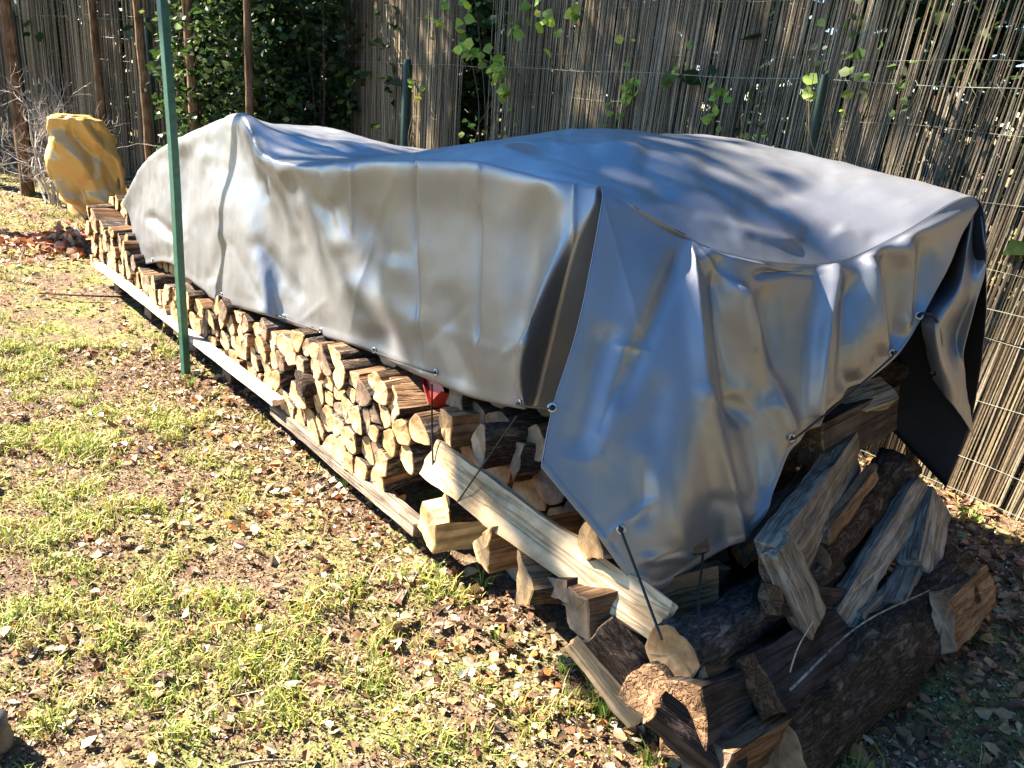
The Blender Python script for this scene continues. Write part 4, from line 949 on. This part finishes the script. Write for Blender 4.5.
shade_tree((5.3, 2.9), 12.5, (1.3, 1.1, .4), 1700, 'small crowned garden tree on the lawn side dappling the right of the fence', 305, (-9.5, 10.0))
for k, (x, y, zc, R, lb) in enumerate([(6.5, 1.5, 2.6, (2, 2, 3), 'added unseen tree out to the right of the pile, for dark reflections'), (6.8, -2.6, 2.6, (2, 2.2, 3), 'added unseen tree to the right behind the viewer, for dark reflections'), (3.6, -6.5, 2.8, (2.4, 2, 3.2), 'added unseen tree behind the viewer on the right, for dark reflections'),
      (-1.0, -8.0, 2.8, (2.6, 2, 3.2), 'added unseen tree straight behind the viewer, for dark reflections'), (6.0, 5.0, 3.0, (1.8, 1.8, 3.4), 'added unseen tree over the right fence, for dark reflections')]):
    hedge_tree(0, 0, zc, R, 3600, .24, lb, 260+k, base=(x, y))  # unseen trees, added so the tarpaulin facets reflect dark surroundings
shade_tree((1.5, 2.75), 11.2, (.5, .4, .2), 170, 'slim garden tree on the lawn side dappling the tarpaulin top', 308, (-6.2, -3.0), elbow=(-5.9, -1.5, 5.2))
shade_tree((.78, 3.0), 11.8, (.42, .40, .15), 800, 'sparse garden tree on the lawn side dappling the long tarpaulin side', 306, (-6.6, -1.8), elbow=(-6.2, -.6, 5.4))
shade_tree((-9.5, 13.6), 12.0, (2.6, 1.8, 2.0), 5000, 'dense garden tree shading the far left corner', 307, (-18., 17.5))
# vines in front of the reeds
def vine(name, label, px, py, D_, n, size, spread, cols, w, seed, drop=1.2):
    rg = np.random.default_rng(seed); d = ray(px, py); c = CP+d/math.hypot(d[0], d[1])*D_
    root = thing(name, label, 'vine', (c[0], c[1], 0)); loc = np.array(root.location)
    paths = []; pts = []
    for s in range(max(2, n//9)):
        e = c+rg.normal(size=3)*np.array([spread, spread*.3, spread*.8]); b = np.array([c[0]+rg.normal()*.05, c[1]+.02, 0]); m1 = np.array([c[0], c[1], c[2]*.55])+rg.normal(size=3)*.04
        P = spline([b, m1, (m1+e)/2+rg.normal(size=3)*.05, e], 26); paths.append(P); pts.append(P[21:])
    pts = np.vstack(pts); P = pts[rg.integers(len(pts), size=n)]+rg.normal(size=(n, 3))*spread*.30
    aim = np.repeat((SD*.6+(CP-c)/np.linalg.norm(CP-c)*.7)[None], n, 0)
    V, Q, col = leaf_mesh(P, rg.uniform(.6, 1.3, n)*size, lw=.85, tilt=.45, col=palette(n, cols, w), aim=aim, fold=.2)
    mesh_obj('leaves', V-loc, Q, M_LEAF, root, col=col)
    V, Q = tubes(paths, [np.linspace(.004, .0015, 26)]*len(paths), 4); mesh_obj('stem', V-loc, Q, M_TWIG, root, col=np.repeat([[.16, .12, .07]], len(V), 0))
def dfence(px):
    t = tof(px); return math.hypot(*(FB0+FDIR*t))-.10
for k, (px, py, n, sz, sp, lb) in enumerate([
    (507, 70, 17, .105, .06, 'bright yellow green vine sprig with large leaves left of the fence middle'), (414, 72, 8, .06, .07, 'small vine sprig clinging to the dark green fence post'),
    (495, 6, 40, .085, .16, 'sunlit vine leaves hanging at the top above the dark gap'), (560, 2, 30, .08, .15, 'sunlit vine leaves at the top centre of the fence'), (440, 4, 9, .07, .08, 'leafy vine tip at the top of the brown reed screen'),
    (612, 96, 26, .06, .09, 'yellow green vine sprig in the middle of the fence above the tarpaulin'), (706, 84, 14, .06, .06, 'vine sprig with one yellow leaf against the dark middle reeds'),
    (500, 138, 46, .055, .16, 'low vine with small leaves just above the sagging tarpaulin'), (748, 98, 8, .035, .05, 'tiny vine sprig right of the yellow leaf'), (813, 50, 3, .07, .04, 'single round green vine leaf above the right fence post'),
    (850, 97, 3, .045, .02, 'lone bright leaf on a tendril beside the right reed gap'), (890, 12, 24, .05, .16, 'dark green vine spilling over the gap left of the right reed panel'), (645, 40, 10, .05, .1, 'sparse vine leaves high on the middle reed screen'),
    (870, 55, 14, .045, .12, 'shaded vine in the gap between the middle and right reed panels'), (770, 130, 8, .03, .12, 'scattered small vine leaves just behind the tarpaulin top')]):
    vine('climbing_vine', lb, px, py, dfence(px), n, sz, sp, BRIGHT if k not in (11, 13) else GREENS, [3, 2, 1, 3] if k not in (11, 13) else [1, 2, 3, 3], 400+k)
def herb(px, py, n, size, sp, label, seed, cols=BRIGHT, z=.06):
    rg = np.random.default_rng(seed); p = atz(px, py); root = thing('ground_plant', label, 'plant', p); loc = np.array(root.location)
    paths = []; P = []
    for s in range(n):
        e = p+np.array([rg.normal()*sp, rg.normal()*sp*.7, z*rg.uniform(.5, 1.6)]); paths.append(spline([p+rg.normal(size=3)*[.01, .01, 0], (p+e)/2+np.array([0, 0, .03]), e], 8)); P.append(e)
    P = np.array(P); V, Q, col = leaf_mesh(P, rg.uniform(.6, 1.2, n)*size, lw=.7, tilt=.6, col=palette(n, cols, [2, 2, 1, 3])); mesh_obj('leaves', V-loc, Q, M_LEAF, root, col=col)
    V, Q = tubes(paths, [.0015]*n, 4); mesh_obj('stem', V-loc, Q, M_TWIG, root, col=np.repeat([[.2, .24, .08]], len(V), 0))
herb(968, 524, 10, .04, .04, 'small green plant at the foot of the sunlit fence', 501); herb(1018, 492, 9, .04, .04, 'green weed at the fence foot by the right edge', 502); herb(948, 488, 7, .035, .03, 'little green weed beside the tarpaulin back corner', 503)
def tuft(px, py, n, L, label, seed):
    rg = np.random.default_rng(seed); p = atz(px, py); root = thing('grass_tuft', label, 'grass tuft', p); paths = []
    for s in range(n):
        a = rg.uniform(0, 6.28); l = L*rg.uniform(.5, 1.1); dr = np.array([math.cos(a), math.sin(a), 0]); o_ = p+dr*rg.uniform(0, .03)
        paths.append(spline([o_, o_+dr*l*.15+np.array([0, 0, l*.6]), o_+dr*l*rg.uniform(.3, .8)+np.array([0, 0, l*rg.uniform(.7, 1.)])], 7))
    V, Q = tubes(paths, [np.linspace(.0018, .0004, 7)]*n, 3); mesh_obj('blades', V-np.array(root.location), Q, M_GRASS, root, col=np.repeat(np.repeat([[.22, .33, .05]], n, 0)*rg.uniform(.6, 1.3, (n, 1)), 21, 0))
for k, (x, y, n, L, lb) in enumerate([(482, 590, 16, .09, 'tall grass tuft below the wedge logs on the sunny side'), (498, 640, 14, .07, 'grass tuft near the tall tuft but closer to the camera'), (345, 486, 18, .08, 'bright grass tuft beside the end of the nearer rail'),
      (190, 386, 26, .06, 'grass tuft round the foot of the green pole'), (236, 380, 14, .06, 'small grass tuft between green pole and pile'), (600, 712, 26, .09, 'grass clump in the shade edge at the front corner of the pile'), (560, 672, 16, .07, 'grass tuft among leaves at the foot of the pile'), (650, 762, 20, .08, 'grass clump at the bottom edge in the shadow of the pile'), (372, 694, 14, .05, 'short green tuft in the open lawn')]):
    tuft(x, y, n, L, lb, 520+k)
# bare shrub
def shrub():
    rg = np.random.default_rng(12); base = atz(56, 204); root = thing('bare_shrub', 'leafless grey shrub with curling twigs behind the gold sheet', 'shrub', base)
    paths = []; rr = []
    def grow(p, d, L, r, lev):
        n = 7; P = [p]; 
        for i in range(n):
            d = d+rg.normal(size=3)*.16+np.array([0, 0, .03]); d /= np.linalg.norm(d); P.append(P[-1]+d*L/n)
        paths.append(np.array(P)); rr.append(np.linspace(r, r*.45, n+1))
        if lev < 4:
            for s in range(rg.integers(2, 5)):
                i = rg.integers(2, n+1); dd = d+rg.normal(size=3)*.6; dd /= np.linalg.norm(dd); grow(P[i], dd, L*rg.uniform(.5, .8), r*.55, lev+1)
    for s in range(9): grow(base+rg.normal(size=3)*[.08, .08, 0], np.array([rg.normal()*.35, rg.normal()*.3, 1.]), rg.uniform(.6, .9), .015, 0)
    V, Q = tubes(paths, rr, 4); mesh_obj('branches', V-base, Q, M_TWIG, root, col=np.repeat([[.42, .37, .33]], len(V), 0))
shrub()
# gold sheet wrapped over a standing object
def gold():
    b = atz(92, 238); d = b/np.linalg.norm(b); rt = np.array([d[1], -d[0], 0]); fw = np.array([-d[0], -d[1], 0]); up = np.array([0, 0, 1.]); k = np.linalg.norm(b)/FPX*1.04
    rg = np.random.default_rng(5)
    # outline rows from top to bottom: centre x, half width (in metres from base centre)
    rows = [(-.06, .15, 1.10), (-.05, .20, 1.07), (-.02, .25, .92), (.0, .27, .72), (.03, .27, .5), (.05, .24, .36), (.06, .17, .24), (.08, .12, .14)]
    n, m = 77, 96; T = np.linspace(0, len(rows)-1, n); r_ = np.array(rows); V = []
    for i, t in enumerate(T):
        c = np.interp(t, range(len(rows)), r_[:, 0]); hw = np.interp(t, range(len(rows)), r_[:, 1]); z = np.interp(t, range(len(rows)), r_[:, 2])
        for j in range(m):
            a = 2*math.pi*j/m; x = math.cos(a); y = math.sin(a); q = (abs(x)**3+abs(y)**3)**(-1/3); V.append((c+hw*x*q, .2*y*q*(1 if t > .3 else .6), z))
    V = np.array(V); cen = V.reshape(n, m, 3).mean(1, keepdims=True); nrm = (V.reshape(n, m, 3)-cen).reshape(-1, 3); nrm[:, 2] = 0; nrm /= np.linalg.norm(nrm, axis=1)[:, None]+1e-6
    def folded(nr, nc, amp, slant, sd):          # straight creases: random heights joined linearly
        g = np.random.default_rng(sd).uniform(-1, 1, (nr+1, nc)); I = np.arange(n)[:, None]/(n-1)*nr*np.ones((1, m)); J = (np.arange(m)[None]/m*nc+I*slant) % nc
        i0 = np.minimum(I.astype(int), nr-1); j0 = J.astype(int) % nc; fi = I-i0; fj = J-np.floor(J); j1 = (j0+1) % nc; i1 = i0+1
        lo = g[i0, j0]+(g[i0, j1]-g[i0, j0])*fj+(g[i1, j0]-g[i0, j0])*fi
        hi = g[i1, j1]+(g[i1, j0]-g[i1, j1])*(1-fj)+(g[i0, j1]-g[i1, j1])*(1-fi)
        return amp*np.where(fi+fj < 1, lo, hi)
    cr = folded(7, 12, .06, .3, 3)+folded(13, 23, .028, -.5, 4)
    V = V+nrm*cr.reshape(-1)[:, None]
    Wd = b*np.array([1, 1, 0])+V[:, 0:1]*rt+V[:, 1:2]*fw+V[:, 2:3]*up
    F = [(i*m+j, i*m+(j+1) % m, (i+1)*m+(j+1) % m, (i+1)*m+j) for i in range(n-1) for j in range(m)]
    F.append(tuple(range(m))[::-1]); F = [tuple(reversed(f)) for f in F]
    tag(mesh_obj('foil_cover', Wd, F, M_GOLD, smooth=True), 'crumpled gold coloured sheet wrapped over a bulky upright object', 'cover')
    lp = b+rt*.05; o = log_mesh('dark_log', lp-rt*.05+up*.26+fw*.22, lp+rt*.22+up*.06+fw*.25, 'round', .13, .13, (M_ENDG, M_DARKW, M_BARK), seed=77, nl=8); tag(o, 'dark log leaning against the foot of the gold sheet', 'log')
    for q, (dx, dz, L, rr_, lb) in enumerate([(.20, 0, .62, .022, 'short reddish stake standing between the gold sheet and the pile'), (.02, .0, .34, .03, 'stubby brown stake under the right side of the gold sheet')]):
        p = b+rt*(dx+.05)+fw*.1; V, Q = tubes([np.stack([p, p+up*L*.5, p+up*L+rt*.01])], [np.array([rr_, rr_, rr_*.95])], 8); tag(mesh_obj('wooden_stake', V, Q, M_FPOST), lb, 'stake')
gold()
# loose orange leaves heap below the gold sheet
def heap():
    n = 900; c = atz(75, 246); P = c+RNG.normal(size=(n, 3))*np.array([.28, .30, .0]); P[:, 2] = np.abs(RNG.normal(size=n))*.07*np.exp(-((P[:, 0]-c[0])**2+(P[:, 1]-c[1])**2)/.12)+.01
    V, Q, cc = leaf_mesh(P, RNG.uniform(.04, .11, n), lw=.7, fold=.35, tilt=.7, col=palette(n, [(.45, .17, .06), (.55, .30, .16), (.60, .45, .32), (.3, .10, .05), (.2, .12, .08)], [3, 2, 2, 2, 2]))
    tag(mesh_obj('leaf_heap', V, Q, M_DEAD, col=cc), 'heap of orange brown leaves at the foot of the gold sheet', 'leaves', kind='stuff')
heap()
def stick(name, pts, r, label, m=M_GREY, cat='stick'):
    P = spline(pts, 14); V, Q = tubes([P], [np.linspace(r, r*.7, 14)], 6); tag(mesh_obj(name, V, Q, m), label, cat)
u_ = np.array([0, 0, 1.])
LGs = log_mesh('wood_splinter', atz(397, 606)+u_*.012, atz(420, 568)+u_*.02, 'slab', .028, .008, (M_RAIL, M_GREY, M_GREY), seed=88, nl=8, rough=.4, endj=.01); tag(LGs, 'flat grey splinter of wood lying on the lawn', 'splinter')
stick('twig', [atz(232, 769)+u_*.01, atz(262, 765)+u_*.014, atz(302, 764)+u_*.01], .004, 'thin pale twig on the grass at the bottom edge')
stick('twig', [atz(150, 300)+u_*.02, atz(90, 300)+u_*.03, atz(40, 296)+u_*.02], .008, 'dark twig lying across the far lawn left of the rail', M_DARKW)
stick('straw_stem', [ata(785, 690, -.36), ata(797, 650, -.33), ata(815, 618, -.32)], .0022, 'pale straw stem caught on the dark slab at the near end', M_PALE)
stick('straw_stem', [ata(852, 592, -.32), ata(890, 560, -.28)], .002, 'thin straw poking between the logs at the right', M_PALE)
stick('tension_rod', [ata(790, 690, -.44), ata(860, 625, -.43), ata(930, 590, -.42)], .003, 'long dry stalk lying across the huge barked log', M_GREY, 'stalk')
def rock():
    c = atz(-34, 756)+u_*.05; n, m = 16, 24; V = []
    for i in range(n+1):
        for j in range(m):
            a = math.pi*i/n; b = 2*math.pi*j/m; V.append((math.sin(a)*math.cos(b), math.sin(a)*math.sin(b), math.cos(a)))
    V = np.array(V); V = V*(1+.25*fbm(V*1.6, 3, 2))[:, None]*np.array([.10, .09, .075])
    F = [(i*m+j, (i+1)*m+j, (i+1)*m+(j+1) % m, i*m+(j+1) % m) for i in range(n) for j in range(m)]
    tag(mesh_obj('stone', V+c, F, M_ROCK, smooth=True), 'dark grey stone at the bottom left corner of the lawn', 'stone')
rock()
for o in list(S.objects):
    if o.name.startswith('tension_rod'): o.name = 'dry_stalk'
print('objects', len(S.objects), 'logs', LOGCOUNT)
